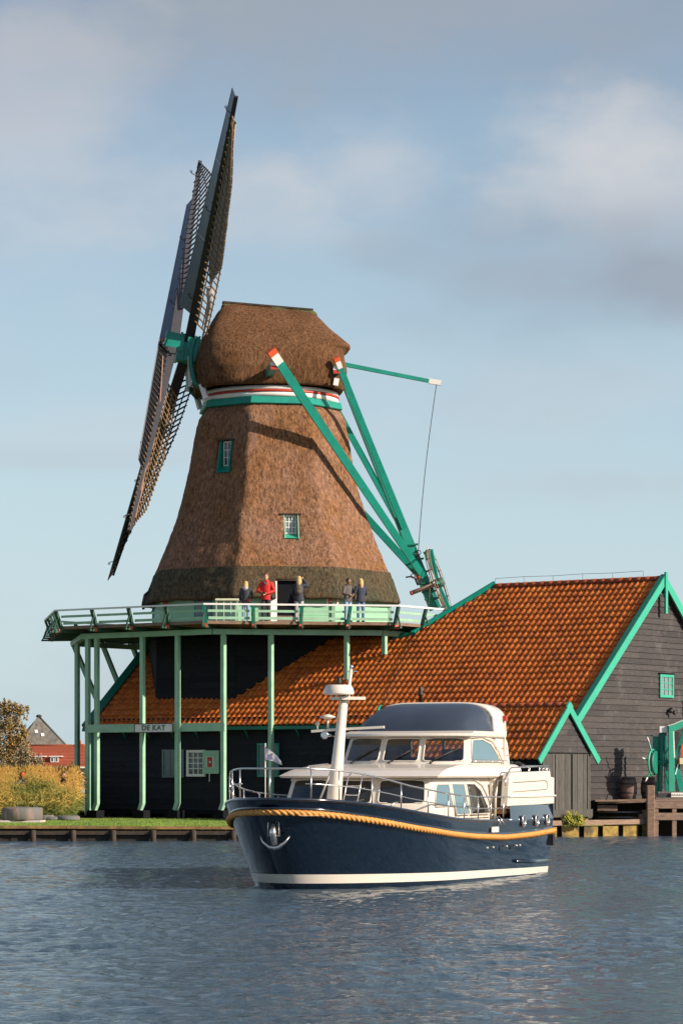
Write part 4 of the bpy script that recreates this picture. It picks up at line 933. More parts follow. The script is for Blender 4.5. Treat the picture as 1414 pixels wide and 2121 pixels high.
    # winch irons and bolt on the pole
    q = MB(); q.ball(P(867, 1195, 115.45), .10, 10, 7); q.build('bolt_head', M['orange'], tp)
    q = MB(); q.tube([P(840, 1196, 115.1), P(852, 1194, 115.1), P(874, 1206, 115.3)], .035, 6); q.tube([P(855, 1193, 115.1)+Vector((.09*cos(i*pi/4), 0, .09*sin(i*pi/4))) for i in range(8)], .02, 5, loop=True); q.tube([P(860, 1198, 115.1), P(866, 1212, 115.1)], .06, 6); q.build('winch_iron', M['iron'], tp)
    q = MB(); q.tube([P(885, 1140, 115.2), P(889, 1175, 115.2), P(890, 1215, 115.2), P(888, 1252, 115.5)], .014, 5); q.tube([P(890, 1175, 115.3), P(897, 1205, 115.3), P(918, 1250, 115.3)], .014, 5); q.build('chain', M['rope'], wh_)

    # ---------------- wind shaft and sails
    TI = radians(12.5); nh = Vector((-cos(TI)*cos(YAW), -cos(TI)*sin(YAW), sin(TI))).normalized()
    up_ = Vector((sin(TI), 0, cos(TI))); inner_h = P(388, 724, 114.6); outer_h = P(360, 708, 114.5)
    q = MB(); q.tube([inner_h-nh*1.3, outer_h+nh*.2], .28, 12); ws = q.build('wind_shaft', M['teal_dark'], t)
    side = nh.cross(up_).normalized(); up2 = side.cross(nh).normalized()
    for c_, hh, mm, hw in ((inner_h, 1.10, M['teal'], .36), (outer_h, .66, M['teal'], .34)):
        q = MB(); q.beam(c_-nh*hw, c_+nh*hw, .86, hh, up=up2)
        q.build('shaft_head', mm, ws, bevel=.03)
        for s_ in (-1, 1):
            q = MB(); q.beam(c_+nh*(hw+.02)*s_*1.0-nh*s_*.06, c_+nh*(hw+.04)*s_, .92, hh+.08, up=up2); q.build('flange', M['teal'], ws)
    q = MB(); q.tube([outer_h+nh*.33, outer_h+nh*.50], .09, 8); q.build('shaft_tip', M['orange'], ws)
    def sail(hub, tip, stockmat, latmat, cloth, roll, brd=(.22, .98), brd_w=.50, latw=1.55, lat_r=(.17, .97), boardmat=None, seed=1):
        rnd = random.Random(seed); r_ = (tip-hub); L_ = r_.length; r_.normalize()
        m_ = nh.cross(r_).normalized(); n_ = r_.cross(m_).normalized()
        if n_.dot(nh) < 0: n_ = -n_
        q = MB(); q.beam(hub, hub+r_*L_, .34, .40, up=n_, w2=.13, h2=.16); s_o = q.build('sail', stockmat, t)
        def lt(r):    # direction of the sail bars at radius fraction r (weather twist)
            th = radians(30*(1-r)+11); return (-m_*cos(th)-n_*sin(th)).normalized()
        def bd(r):
            th = radians(34*(1-r)+16); return (m_*cos(th)+n_*sin(th)).normalized()
        q = MB(); N_ = 31
        def width(r):
            w = latw*(.80+.30*min(1, (r-lat_r[0])/.3)) if r < .6 else latw*1.08
            if r > .74: w *= max(.07, 1-((r-.74)/.24)**1.15*.93)
            return w
        for i in range(N_):
            r = lat_r[0]+(lat_r[1]-lat_r[0])*i/(N_-1); o = hub+r_*L_*r; w = width(r)
            q.beam(o+bd(r)*(.30 if i % 2 else .22), o+lt(r)*w, .05, .05, up=r_)
        q.build('lattice_bar', latmat, s_o)
        q = MB()
        for fr_ in (.36, .68, 1.0):
            pts = []
            for i in range(25):
                r = lat_r[0]+(lat_r[1]-lat_r[0])*i/24; pts.append(hub+r_*L_*r+lt(r)*width(r)*fr_*.985+n_*.03)
            for a, b in zip(pts, pts[1:]): q.beam(a, b, .04, .04)
        q.build('hem_lath', latmat, s_o)
        # leading boards
        q = MB(); K = 26
        for i in range(K):
            ra, rb = brd[0]+(brd[1]-brd[0])*i/K, brd[0]+(brd[1]-brd[0])*(i+1)/K
            if i and i % 9 == 8: rb -= .002
            wa_, wb_ = brd_w*(1-.25*ra), brd_w*(1-.25*rb)
            a0, a1 = hub+r_*L_*ra+bd(ra)*.10, hub+r_*L_*ra+bd(ra)*(wa_+.1); b0, b1 = hub+r_*L_*rb+bd(rb)*.10, hub+r_*L_*rb+bd(rb)*(wb_+.1)
            nn = (b0-a0).cross(a1-a0).normalized()*.012
            q.add([a0+nn, a1+nn, b1+nn, b0+nn, a0-nn, a1-nn, b1-nn, b0-nn], [(0, 1, 2, 3), (7, 6, 5, 4), (1, 5, 6, 2), (0, 3, 7, 4), (0, 4, 5, 1), (3, 2, 6, 7)])
        q.build('leading_board', boardmat or M['sailgrey'], s_o)
        q = MB(); e_ = [hub+r_*L_*r+bd(r)*(brd_w*(1-.25*r)+.11) for r in [brd[0]+(brd[1]-brd[0])*i/20 for i in range(21)]]
        for a, b in zip(e_, e_[1:]): q.beam(a, b, .035, .045)
        q.build('board_edge', M['sailgrey'] if boardmat is not M['black'] else M['grey_boards_plain'], s_o)
        q = MB()
        for i in range(24):
            r = brd[0]+(brd[1]-brd[0])*(i+.5)/24; o = hub+r_*L_*r; q.beam(o+bd(r)*.12-n_*.05, o+bd(r)*(brd_w*.9+.1)-n_*.03, .035, .04, up=r_)
        q.build('board_batten', latmat if latmat is M['dark_lat'] else M['dark_lat'], s_o)
        if cloth:
            q = MB(); vs = []; nr, nc = 34, 8
            for i in range(nr+1):
                r = .30+(.92-.30)*i/nr
                # cloth narrows to a point at the bottom and to a strip at the tip
                w0 = .12+(max(0, (.40-r))/.10)*.55; w1 = width(r)*.93
                if r < .42: w1 = max(w0+.05, w1*(.50+.50*(r-.30)/.12))
                for j in range(nc+1):
                    s_ = w0+(w1-w0)*j/nc; belly = .07*sin(pi*j/nc)+.02*noise.noise(Vector((i*.35, j*.8, 1)))
                    vs.append(hub+r_*L_*r+lt(r)*s_-n_*(.05+belly))
            q.add(vs, [(i*(nc+1)+j, i*(nc+1)+j+1, (i+1)*(nc+1)+j+1, (i+1)*(nc+1)+j) for i in range(nr) for j in range(nc)], smooth=True)
            # tail of the cloth
            e = hub+r_*L_*.305+lt(.3)*.78; q.tube([e, hub+r_*L_*.24+lt(.24)*.95, hub+r_*L_*.15+lt(.2)*.9, hub+r_*L_*.03+lt(.2)*.8], [.16, .10, .05, .02], 7)
            q.build('sail_cloth', M['canvas'], s_o)
        if roll:
            pts = []; rad = []
            for i in range(22):
                r = .13+.80*i/21; pts.append(hub+r_*L_*r+(bd(r)*(.45-.35*min(1, i/5)) if i < 6 else lt(r)*(.10+.25*sin(i*.7)*.2)-m_*.0)-n_*.10+bd(r)*.12); rad.append(.055+.02*sin(i*1.9) if 5 < i < 20 else .035)
            q = MB(); q.tube(pts, rad, 7); q.build('rolled_cloth', mat_('rolled_sailcloth', (.26, .15, .11), .9, var=.25, vscale=8) if 'rolled_sailcloth' not in bpy.data.materials else bpy.data.materials['rolled_sailcloth'], s_o)
        for k in range(3):
            r = [.93, .55, .2][k]; q = MB(); o = hub+r_*L_*r+bd(r)*.15; q.tube([o, o+n_*.22+r_*.1, o+n_*.25+r_*.22], .018, 5); q.tube([o+n_*.25+r_*.22+Vector((.05*cos(a), 0, .05*sin(a))) for a in [i*pi/3 for i in range(6)]], .012, 4, loop=True); q.build('rope_ring', M['darkrope'], s_o)
        return s_o
    A = P(489, 199, 106.7); B = P(414, 334, 122.6); Am = P(233, 1190, 122.9); Bm = P(268, 1100, 107.6)
    sail(inner_h, A, M['stock'], M['wood_lat'], True, False, brd=(.14, .995), brd_w=.78, latw=1.35, lat_r=(.13, .93), boardmat=M['sailgrey'], seed=1)['label'] = 'near upper sail with brown cloth spread'
    sail(outer_h, B, M['grey_stock'], M['dark_lat'], False, False, brd=(.02, .80), brd_w=.62, latw=1.6, lat_r=(.16, .985), boardmat=M['sailgrey'], seed=2)['label'] = 'far upper sail with bare dark lattice'
    sail(inner_h, Am, M['stock'], M['dark_lat'], False, False, brd=(.30, .995), brd_w=.58, latw=1.55, lat_r=(.12, .97), boardmat=M['black'], seed=3)['label'] = 'far lower sail, longest in view, bare lattice'
    sail(outer_h, Bm, M['grey_stock'], M['wood_lat'], False, True, brd=(.06, .70), brd_w=.70, latw=1.45, lat_r=(.20, .985), boardmat=M['black'], seed=4)['label'] = 'near lower sail with rolled cloth and brown lattice'
    # hoses and ropes hanging at the left end of the skirt
    q = MB()
    for k in range(5): q.tube([P(316-k*1.5, 1215+2*k, 114.5-k*.1), P(303-k, 1232, 114.4), P(297-k*.6, 1252, 114.3), P(298-k*.5, 1262, 114.2)], .035, 6)
    q.tube([P(315, 1230, 114), P(318, 1262, 113.8), P(311, 1270, 113.7)], .02, 5); q.build('hanging_rope', M['darkrope'], t)
    return t, ring_at
mill, ring_at = windmill()

def name_sign():
    a, b = ring_at(288.5), ring_at(365.5); za = H+(1600-1509)*a.y/F; zb = H+(1600-1508)*b.y/F
    ca = Vector((a.x, a.y, za))-v*.24; cb = Vector((b.x, b.y, zb))-v*.24
    q = MB(); q.beam(ca, cb, .05, .30); o = q.build('name_board', M['rail_white'], bevel=.004)
    tag(o, 'white name board with grey block letters fixed across the pale green gallery posts', 'sign')
    ROOT[o.name] = Matrix.Translation(o.location)
    d = (cb-ca).normalized()
    fr = MB()
    for s_ in (-1, 1): fr.beam(ca+Z3*.165*s_-v*.01, cb+Z3*.165*s_-v*.01, .06, .03)
    fr.beam(ca-d*.015-v*.01-Z3*.16, ca-d*.015-v*.01+Z3*.16, .06, .03); fr.beam(cb+d*.015-v*.01-Z3*.16, cb+d*.015-v*.01+Z3*.16, .06, .03)
    fr.build('frame', M['iron'], o)
    cu = bpy.data.curves.new('lettering', 'FONT'); cu.body = 'DE KAT'; cu.size = .27; cu.extrude = .006; cu.offset = .008; cu.align_x = 'CENTER'; cu.align_y = 'CENTER'; cu.space_character = 1.12
    to = bpy.data.objects.new('tmp', cu); COL.objects.link(to); dg = bpy.context.evaluated_depsgraph_get(); me = bpy.data.meshes.new_from_object(to.evaluated_get(dg)); bpy.data.objects.remove(to)
    lo = bpy.data.objects.new('lettering', me); COL.objects.link(lo); lo.parent = o; me.materials.clear(); me.materials.append(mat_('letter_grey_green', (.10, .15, .14), .6))
    mid = (ca+cb)/2-v*.033; R3 = Matrix((( d.x, 0, -v.x), (d.y, 0, -v.y), (d.z, 1, 0))).to_4x4()
    me.transform(Matrix.Translation(mid-o.location) @ R3 @ Matrix.Diagonal((1.15, 1, 1, 1)))
    lo['label'] = 'grey-green letters reading DE KAT'
name_sign()

def stand():
    t = thing('display_frame', 'small pale cream open frame standing on the gallery left of the blonde woman', 'frame', tuple(P(470, 1285, 108.6)))
    f = MB(); z0, z1 = FLZ, P(0, 1240, 108.6).z; x0, x1 = P(446, 0, 108.6).x, P(494, 0, 108.6).x
    f.box((x0, 108.5, z1-.07), (x1, 109.0, z1)); f.build('top_board', mat_('cream_paint', (.62, .66, .46), .6), t)
    for x in (x0+.04, x0+.33, x0+.6, x1-.04): p = MB(); p.box((x-.012, 108.55, z0), (x+.012, 108.58, z1-.07)); p.build('post', M['rail_white'], t)
stand()
# ------------------------------------------------------------------ motor yacht (local frame: x forward from the transom, y to port, z up from the water)
BH = Vector((-.359, -.933, 0)).normalized()
def yacht():
    t = thing('motor_yacht', 'navy blue and cream motor yacht with an orange rope fender cruising past the windmill', 'boat', (2.92, 64.4, 0), math.atan2(BH.y, BH.x))
    def lerp_(tab, x):
        if x <= tab[0][0]: return tab[0][1]
        for (a, b), (c, d) in zip(tab, tab[1:]):
            if x <= c: return b+(d-b)*(x-a)/(c-a)
        return tab[-1][1]
    def smooth_(tab, x):
        return (lerp_(tab, x-.35)+2*lerp_(tab, x)+lerp_(tab, x+.35))/4
    RUB = [(0, .93), (2, .88), (4, .86), (6, .92), (7.5, 1.0), (9, 1.14), (10.5, 1.34), (11.4, 1.46), (11.9, 1.50)]
    SHE = [(3.6, 1.22), (5, 1.22), (6, 1.24), (7.5, 1.31), (9, 1.44), (10.5, 1.62), (11.4, 1.70), (12.1, 1.73)]
    def sheer(x): return smooth_(SHE, x)
    def rub(x): return smooth_(RUB, x)
    def stemx(z): return 10.80+max(-.6, z)*.66+.06*z*z
    def hb(x, z):
        """half beam"""
        s = min(1.0, max(0.0, z/1.3)) if z > 0 else 0
        Bm = 1.95+.16*s; Lf = 4.4-.0*s; e = .60+.035*s
        if z < 0: Bm = 1.95*max(.05, (1-(-z/.75)**2))**.5; e = .64
        xs = stemx(z); uu = (xs-x)/Lf
        if uu <= 0: return 0.0
        f = 1.0 if uu >= 1 else (1-(1-uu)**2)**e
        st = 1-.07*max(0, (3.0-x)/3.0)**2
        return Bm*f*st
    def strip(mb, za, zb, nz=8, x0=0.0, off=0.0, nx=110, x1=None):
        """hull skin between two height functions, both sides and round the stem"""
        for sgn in (1, -1):
            rings = []
            for j in range(nz+1):
                ring = []
                for i in range(nx+1):
                    s = 1-(1-i/nx)**1.8
                    z_ref = za(x0)+(zb(x0)-za(x0))*j/nz
                    # march so that the last point is on the stem
                    xe = stemx(za(11)+(zb(11)-za(11))*j/nz) if x1 is None else x1
                    x = x0+(xe-x0)*s; z = za(x)+(zb(x)-za(x))*j/nz
                    y = hb(x, z) if not (x1 is None and i == nx) else 0.0
                    ring.append(Vector((x+off*(s if x > 10 else 0), sgn*(y+off), z)) if not (x1 is None and i == nx) else Vector((x+off*1.5, 0, z)))
                rings.append(ring)
            mb.rings(rings, cap=False, closed=False)
        return mb
    zst0 = lambda x: .0+.115*max(0, x)/10.8
    zst1 = lambda x: .135+.155*max(0, x)/10.8
    hull = MB()
    strip(hull, lambda x: -.55, lambda x: 0.0, 5); strip(hull, lambda x: 0.0, lambda x: rub(x), 12); strip(hull, rub, lambda x: sheer(x) if x > 3.6 else 1.22, 6)
    # transom
    tr = [Vector((0, hb(0, z), z)) for z in [-.4, 0, .3, .6, .93, 1.22]]; tr = tr+[Vector((0, -p.y, p.z)) for p in tr[::-1]]
    hull.add(tr, [tuple(range(len(tr)))])
    hu = hull.build('hull', M['hull'], t, local=True)
    hu.data.validate()
    # raised blue stern quarter
    q = MB()
    for sg in (1, -1):
        xs = [0, .5, 1, 1.6, 2.2, 2.8, 3.35]; lo = [Vector((x, sg*(hb(x, 1.2)+.003), 1.2)) for x in xs]+[Vector((3.62, sg*(hb(3.62, 1.2)+.003), 1.21))]
        hi = [Vector((x, sg*(hb(x, 1.4)-.075), 1.53)) for x in xs]+[Vector((3.46, sg*(hb(3.4, 1.4)-.075), 1.50))]
        q.rings([lo, hi], cap=False, closed=False)
    q.add([(0, 1.95, 1.2), (0, -1.95, 1.2), (0, -1.95, 1.53), (0, 1.95, 1.53)], [(0, 1, 2, 3)])
    q.build('stern_topsides', M['hull'], t, local=True)
    st = MB(); strip(st, zst0, zst1, 2, off=.006); st.add([(-.006, 1.82, .0), (-.006, -1.82, .0), (-.006, -1.83, .135), (-.006, 1.83, .135)], [(0, 1, 2, 3)]); st.build('waterline_stripe', M['cream'], t, local=True)
    # thin blue ledge above the rope, capping rail
    def path(zf, off, x0=-.02, xe=None, n=90):
        pts = []
        for sg in (1, -1):
            seg = []
            for i in range(n+1):
                s = 1-(1-i/n)**1.7; z0_ = zf(11.5); xe_ = stemx(z0_)
                x = x0+(xe_-x0)*s; z = zf(x); y = hb(x, z)
                # outward normal in plan
                y2 = hb(x+.01, z); nx_, ny_ = -(y2-y), .01; l = math.hypot(nx_, ny_) or 1
                if i == n: seg.append(Vector((xe_+off, 0, z)))
                else: seg.append(Vector((x+nx_/l*off, sg*(y+ny_/l*off), z)))
            pts.append(seg)
        return pts[0]+pts[1][::-1][1:]
    pr = path(lambda x: rub(x), .045)
    ld = MB(); ld.tube(path(lambda x: rub(x)+.075, .012), .028, 6); ld.build('rubbing_strake', M['hull'], t, local=True)
    rp = MB(); rp.tube(pr, .048, 12); ro = rp.build('rope_fender', M['ropefender'], t, local=True)
    # twisted strands laid over the rope
    cum = [0]; 
    for a, b in zip(pr, pr[1:]): cum.append(cum[-1]+(b-a).length)
    def along(s):
        for i in range(len(cum)-1):
            if s <= cum[i+1]: f = (s-cum[i])/(cum[i+1]-cum[i]+1e-9); return pr[i].lerp(pr[i+1], f), (pr[i+1]-pr[i]).normalized()
        return pr[-1], (pr[-1]-pr[-2]).normalized()
    sm_ = MB(); tot = cum[-1]
    for kst in range(3):
        pts = []; s = 0.0
        while s < tot*.63:
            c_, d_ = along(s); a_ = Z3.cross(d_).normalized(); b_ = d_.cross(a_); an = 2*pi*(s/.36+kst/3); pts.append(c_+(a_*cos(an)+b_*sin(an))*.034); s += .03
        sm_.tube(pts, .033, 6)
    sm_.build('strand', M['ropefender'], ro, local=True)
    cp = MB(); xs = [3.62+(stemx(1.7)-3.62)*(1-(1-i/70)**1.7) for i in range(71)]
    pts = [Vector((x, hb(x, sheer(x)), sheer(x)+.01)) for x in xs[:-1]]+[Vector((stemx(1.72), 0, sheer(12)+.01))]; pts = pts+[Vector((p.x, -p.y, p.z)) for p in pts[:-1][::-1]]
    cp.tube(pts, .032, 8); cp.build('capping_rail', M['hull'], t, local=True)
    # decks
    dk = MB(); rr = [[Vector((x, hb(x, sheer(x))-.03, min(sheer(x), 1.62)-.20)), Vector((x, 0, min(sheer(x), 1.62)-.14)), Vector((x, -hb(x, sheer(x))+.03, min(sheer(x), 1.62)-.20))] for x in [3.5+i*.28 for i in range(28)]+[11.5, 11.75]]
    dk.rings(rr, cap=False, closed=False); dk.build('deck', M['cream2'], t, local=True)
    dk = MB(); rr = [[Vector((x, hb(x, sheer(x))-.10, min(sheer(x), 1.62)-.185)), Vector((x, hb(x, sheer(x))-.42, min(sheer(x), 1.62)-.170))] for x in [3.6+i*.25 for i in range(26)]]; dk.rings(rr, cap=False, closed=False)
    dk.build('teak_side_deck', M['teak'], t, local=True)
    # ---- loft helper : plan outline of a deckhouse at a height
    def house(xf, xr, w, z, bulge=.3, n=22, taper=.0, rc=.25):
        """outline: front curve (convex), sides, straight back"""
        pts = []
        for i in range(n+1):
            s = -1+2*i/n; yy = s*w; pts.append(Vector((xf+bulge*(1-abs(s)**2.6), yy, z)))
        pts += [Vector((xr, w, z)), Vector((xr, -w, z))]
        return pts
    cab = MB()
    cab.rings([house(7.28, 1.9, 1.60, 1.20, .30), house(7.26, 1.9, 1.58, 1.58, .30), house(7.02, 1.9, 1.50, 2.13, .28)], cap=True, smooth=False)
    ch = cab.build('lower_cabin', M['cream'], t, local=True, bevel=.03)
    # windows: shapes on the front curve and on the sides
    def front_pt(s, z, z0, z1, A, B, off):
        """s across -1..1 on the curved front between outlines A (z0) and B (z1)"""
        f = (z-z0)/(z1-z0); xf = A[0]+(B[0]-A[0])*f; w = A[1]+(B[1]-A[1])*f; bl = A[2]+(B[2]-A[2])*f
        return Vector((xf+bl*(1-abs(s)**2.6)+off, s*w, z))
    def rrect(u0, u1, v0, v1, r, n=5, slant=0.0):
        pts = []
        for cx, cy, a0 in ((u1-r[0], v1-r[1], 0), (u0+r[0], v1-r[1], 90), (u0+r[0], v0+r[1], 180), (u1-r[0], v0+r[1], 270)):
            for i in range(n+1): a = radians(a0+90*i/n); pts.append((cx+r[0]*cos(a), cy+r[1]*sin(a)))
        if slant: pts = [(a+slant*(b-v0), b) for a, b in pts]
        return pts
    def front_win(parent, s0, s1, z0, z1, spec, name='window', gm=M['boatglass'], fr=.022):
        zA, zB, A, B = spec
        def grid(mb, S0, S1, Z0, Z1, off, rr_):
            out = rrect(S0, S1, Z0, Z1, rr_); pts = [front_pt(a, b, zA, zB, A, B, off) for a, b in out]
            # subdivide across to follow the curve
            n = 10; vs = []; rows = 8
            for j in range(rows+1):
                z = Z0+(Z1-Z0)*j/rows
                # horizontal extent of the rounded rect at z
                dz = max(0, rr_[1]-(z-Z0), rr_[1]-(Z1-z)); ins = rr_[0]*(1-math.sqrt(max(0, 1-(dz/rr_[1])**2)))
                for i in range(n+1): s = S0+ins+(S1-S0-2*ins)*i/n; vs.append(front_pt(s, z, zA, zB, A, B, off))
            mb.add(vs, [(j*(n+1)+i, j*(n+1)+i+1, (j+1)*(n+1)+i+1, (j+1)*(n+1)+i) for j in range(rows) for i in range(n)], smooth=True)
            return pts
        f = MB(); w = (A[1]+B[1])/2; pts = grid(MB(), s0-fr/w, s1+fr/w, z0-fr, z1+fr, .012, (.07/w, .07)); f.tube([front_pt(a, b, zA, zB, A, B, .012) for a, b in rrect(s0, s1, z0, z1, (.06/w, .06))], .014, 6, loop=True)
        fo = f.build(name, M['cream'], parent, local=True)
        g = MB(); grid(g, s0, s1, z0, z1, .010, (.06/w, .06)); g.build('pane', gm, fo, local=True)
        return fo
    lows = (1.58, 2.13, (7.26, 1.58, .30), (7.02, 1.50, .28))
    for s0, s1 in ((-.93, -.35), (-.25, .25), (.35, .93)): front_win(ch, s0, s1, 1.62, 2.075, lows)
    # side windows with the big arch surround (both sides)
    def side_panel(parent, poly, y, off, mat, name, sg, depth=.01, lean=(.0, 0)):
        pts = [Vector((a, sg*(y(b)+off), b)) for a, b in poly]; q = MB(); q.prism(pts, Vector((0, -sg*depth, 0))); return q.build(name, mat, parent, local=True)
    ysl = lambda z: 1.58-(z-1.58)*.16
    for sg in (1, -1):
        for poly, gm in (([(7.02, 1.55), (6.86, 1.92), (6.74, 2.0), (6.02, 2.0), (5.93, 1.55)], M['boatglass_reflection']), ([(5.80, 1.36), (5.84, 2.0), (5.03, 2.0), (4.93, 1.36)], M['boatglass_reflection']), ([(4.83, 1.36), (4.90, 2.0), (4.35, 2.0), (3.98, 1.86), (3.72, 1.56), (3.64, 1.36)], M['boatglass'])):
            pts = [Vector((a, sg*(ysl(b)+.018), b)) for a, b in poly]; q = MB(); q.tube(pts, .02, 6, loop=True); fo = q.build('window', M['cream'], ch, local=True)
            side_panel(fo, poly, ysl, .012, gm, 'pane', sg)
        ar = MB(); ar.tube([Vector((a, sg*(ysl(b)+.03), b)) for a, b in ((7.0, 2.08), (5.5, 2.09), (4.3, 2.09), (3.85, 1.97), (3.55, 1.70), (3.42, 1.50))], .025, 6); ar.build('arch_trim', M['cream'], ch, local=True)
    # brim / upper deck moulding
    br = MB()
    br.rings([house(6.90, 1.5, 1.56, 2.115, .35), house(7.18, 1.5, 1.70, 2.125, .38), house(7.22, 1.5, 1.73, 2.165, .38), house(6.75, 1.5, 1.68, 2.27, .40), house(6.35, 1.5, 1.65, 2.325, .42), house(5.6, 1.5, 1.60, 2.38, .45), house(4.75, 1.5, 1.52, 2.41, .5)], cap=True, smooth=False)
    bo = br.build('upper_deck', M['cream'], t, local=True, bevel=.015)
    q = MB(); q.box((1.5, -1.66, 1.22), (3.3, 1.66, 2.3)); q.build('aft_cabin', M['cream'], t, local=True, bevel=.04)
    # wheelhouse
    wA, wB = (4.40, 1.42, .34), (4.10, 1.33, .32); wz0, wz1 = 2.40, 3.00
    wh_ = MB(); WIN = ((-.94, -.36), (-.28, .28), (.36, .94)); wt, wb_ = 2.955, 2.475
    sl_ = sorted({-1.0, 1.0, *[a for w_ in WIN for a in w_]} | {round(a+(b-a)*k/6, 4) for a, b in WIN for k in range(1, 6)})
    zl = [2.36, 2.40, wb_, 2.7, wt, 3.00]
    def fp(s, z, off=0.0):
        f = (z-wz0)/(wz1-wz0); return Vector((wA[0]+(wB[0]-wA[0])*f+(wA[2]+(wB[2]-wA[2])*f)*(1-abs(s)**2.6)+off, s*(wA[1]+(wB[1]-wA[1])*f), z))
    for off in (0, -.05):
        for i in range(len(sl_)-1):
            for j in range(len(zl)-1):
                sm, zm = (sl_[i]+sl_[i+1])/2, (zl[j]+zl[j+1])/2
                if wb_ < zm < wt and any(a < sm < b for a, b in WIN): continue
                wh_.add([fp(sl_[i], zl[j], off), fp(sl_[i+1], zl[j], off), fp(sl_[i+1], zl[j+1], off), fp(sl_[i], zl[j+1], off)], [(0, 1, 2, 3)])
    for sg in (1, -1):
        for z_ in (2.36, 3.0):
            pass
        f_ = lambda x, z: Vector((x, sg*(wA[1]+(wB[1]-wA[1])*(z-wz0)/(wz1-wz0)), z))
        wh_.prism([f_(4.42, 2.36), f_(fp(1, 3.0).x, 3.0), f_(1.85, 3.0), f_(1.85, 2.36)], Vector((0, -sg*.05, 0)))
    wh_.box((1.83, -1.42, 2.36), (1.90, -.75, 3.0)); wh_.box((1.83, .75, 2.36), (1.90, 1.42, 3.0)); wh_.box((1.83, -.75, 2.36), (1.90, .75, 2.44)); wh_.box((1.83, -.75, 2.93), (1.90, .75, 3.0)); wh_.box((1.83, -.03, 2.44), (1.90, .03, 2.93))
    wo = wh_.build('wheelhouse', M['cream'], t, local=True)
    q = MB(); q.box((3.3, -1.1, 2.41), (3.9, 1.1, 2.56)); q.build('dashboard', M['rubber'], wo, local=True)
    for y in (-.9, .55): q = MB(); q.box((2.7, y-.25, 2.41), (2.85, y+.25, 2.74)); q.build('seat_back', M['cream2'], wo, local=True, bevel=.04)
    spec = (wz0, wz1, wA, wB)
    for s0, s1 in ((-.94, -.36), (-.28, .28), (.36, .94)):
        fo = front_win(wo, s0, s1, 2.475, 2.955, spec, gm=M['clearglass'])
        wp = MB(); c_ = s0+(s1-s0)*.22; a = front_pt(c_, 2.44, *spec[:2], wA, wB, .05); b = front_pt(c_+.30, 2.70, *spec[:2], wA, wB, .05)
        wp.tube([a, b], .012, 5); m_ = a.lerp(b, .85); wp.beam(front_pt(c_+.05, 2.52, *spec[:2], wA, wB, .035), front_pt(c_+.42, 2.76, *spec[:2], wA, wB, .035), .02, .02); wp.ball(a, .03, 6, 4); wp.build('wiper', M['rubber'], wo, local=True)
    ysu = lambda z: 1.42-(z-2.4)*.15
    for sg in (1, -1):
        poly = [(4.18, 2.46), (3.98, 2.92), (3.3, 2.95), (2.75, 2.86), (2.45, 2.68), (2.28, 2.46)]
        pts = [Vector((a, sg*(ysu(b)+.02), b)) for a, b in poly]; q = MB(); q.tube(pts, .022, 6, loop=True); fo = q.build('window', M['cream'], wo, local=True); side_panel(fo, poly, ysu, .014, M['boatglass_reflection'], 'pane', sg)
        q = MB(); q.tube([Vector((a, sg*(ysu(b)+.05), b)) for a, b in ((4.2, 2.99), (3.3, 3.0), (2.7, 2.93), (2.35, 2.72), (2.12, 2.42))], .03, 6); q.build('arch_trim', M['cream'], wo, local=True)
        q = MB(); q.tube([(4.3, sg*1.53, 2.45), (4.2, sg*1.53, 2.50), (2.1, sg*1.53, 2.50), (2.0, sg*1.53, 2.44)], .011, 6)
        for x in (3.7, 3.1, 2.6): q.tube([(x, sg*1.53, 2.42), (x, sg*1.53, 2.50)], .009, 5)
        q.build('hand_rail', M['steel'], t, local=True)
    rf = MB(); rf.rings([house(4.10, 1.9, 1.36, 2.985, .34), house(4.30, 1.9, 1.46, 3.005, .36), house(4.28, 1.9, 1.47, 3.06, .36), house(3.95, 1.9, 1.40, 3.12, .34)], cap=True, smooth=False); rf.build('wheelhouse_roof', M['cream'], t, local=True, bevel=.012)
    # navy sunroof : bulged surface from the roof front up to the arch
    sr = MB(); na, nb_ = 26, 14; rings = []
    for j in range(nb_+1):
        f = j/nb_; ring = []
        for i in range(na+1):
            th = -1+2*i/na; s = abs(th)
            # arch profile at the back
            yb = 1.365*th; zb = 3.07+.675*(1-s**6.0)**.5
            yf = 1.27*th; zf = 3.115; xf_ = 4.02+.30*(1-s**2.6)
            k = sin(f*pi/2)**.92; k2 = 1-cos(f*pi/2)
            x = xf_+(2.40-xf_)*(f*.55+k2*.45); y = yf+(yb-yf)*f; z = zf+(zb-zf)*k
            ring.append(Vector((x, y, z)))
        rings.append(ring)
    sr.rings(rings, cap=False, closed=False); sr.build('sunroof', M['canvas_navy'], t, local=True)
    # arch behind it
    def arch_pts(x, g=0.0):
        pts = []
        for i in range(na+1):
            th = -1+2*i/na; s = abs(th); pts.append(Vector((x, (1.375+g)*math.copysign(1-(1-min(1, s*1.05))**1.2, th), 3.06+(.70+g)*(1-s**5.0)**.55)))
        return pts
    a = MB(); a.rings([arch_pts(2.43, -.085), arch_pts(2.45, -.04), arch_pts(2.42, .01), arch_pts(1.62, .0), arch_pts(1.58, -.07)], cap=False, closed=False)
    a.build('arch', M['cream'], t, local=True)
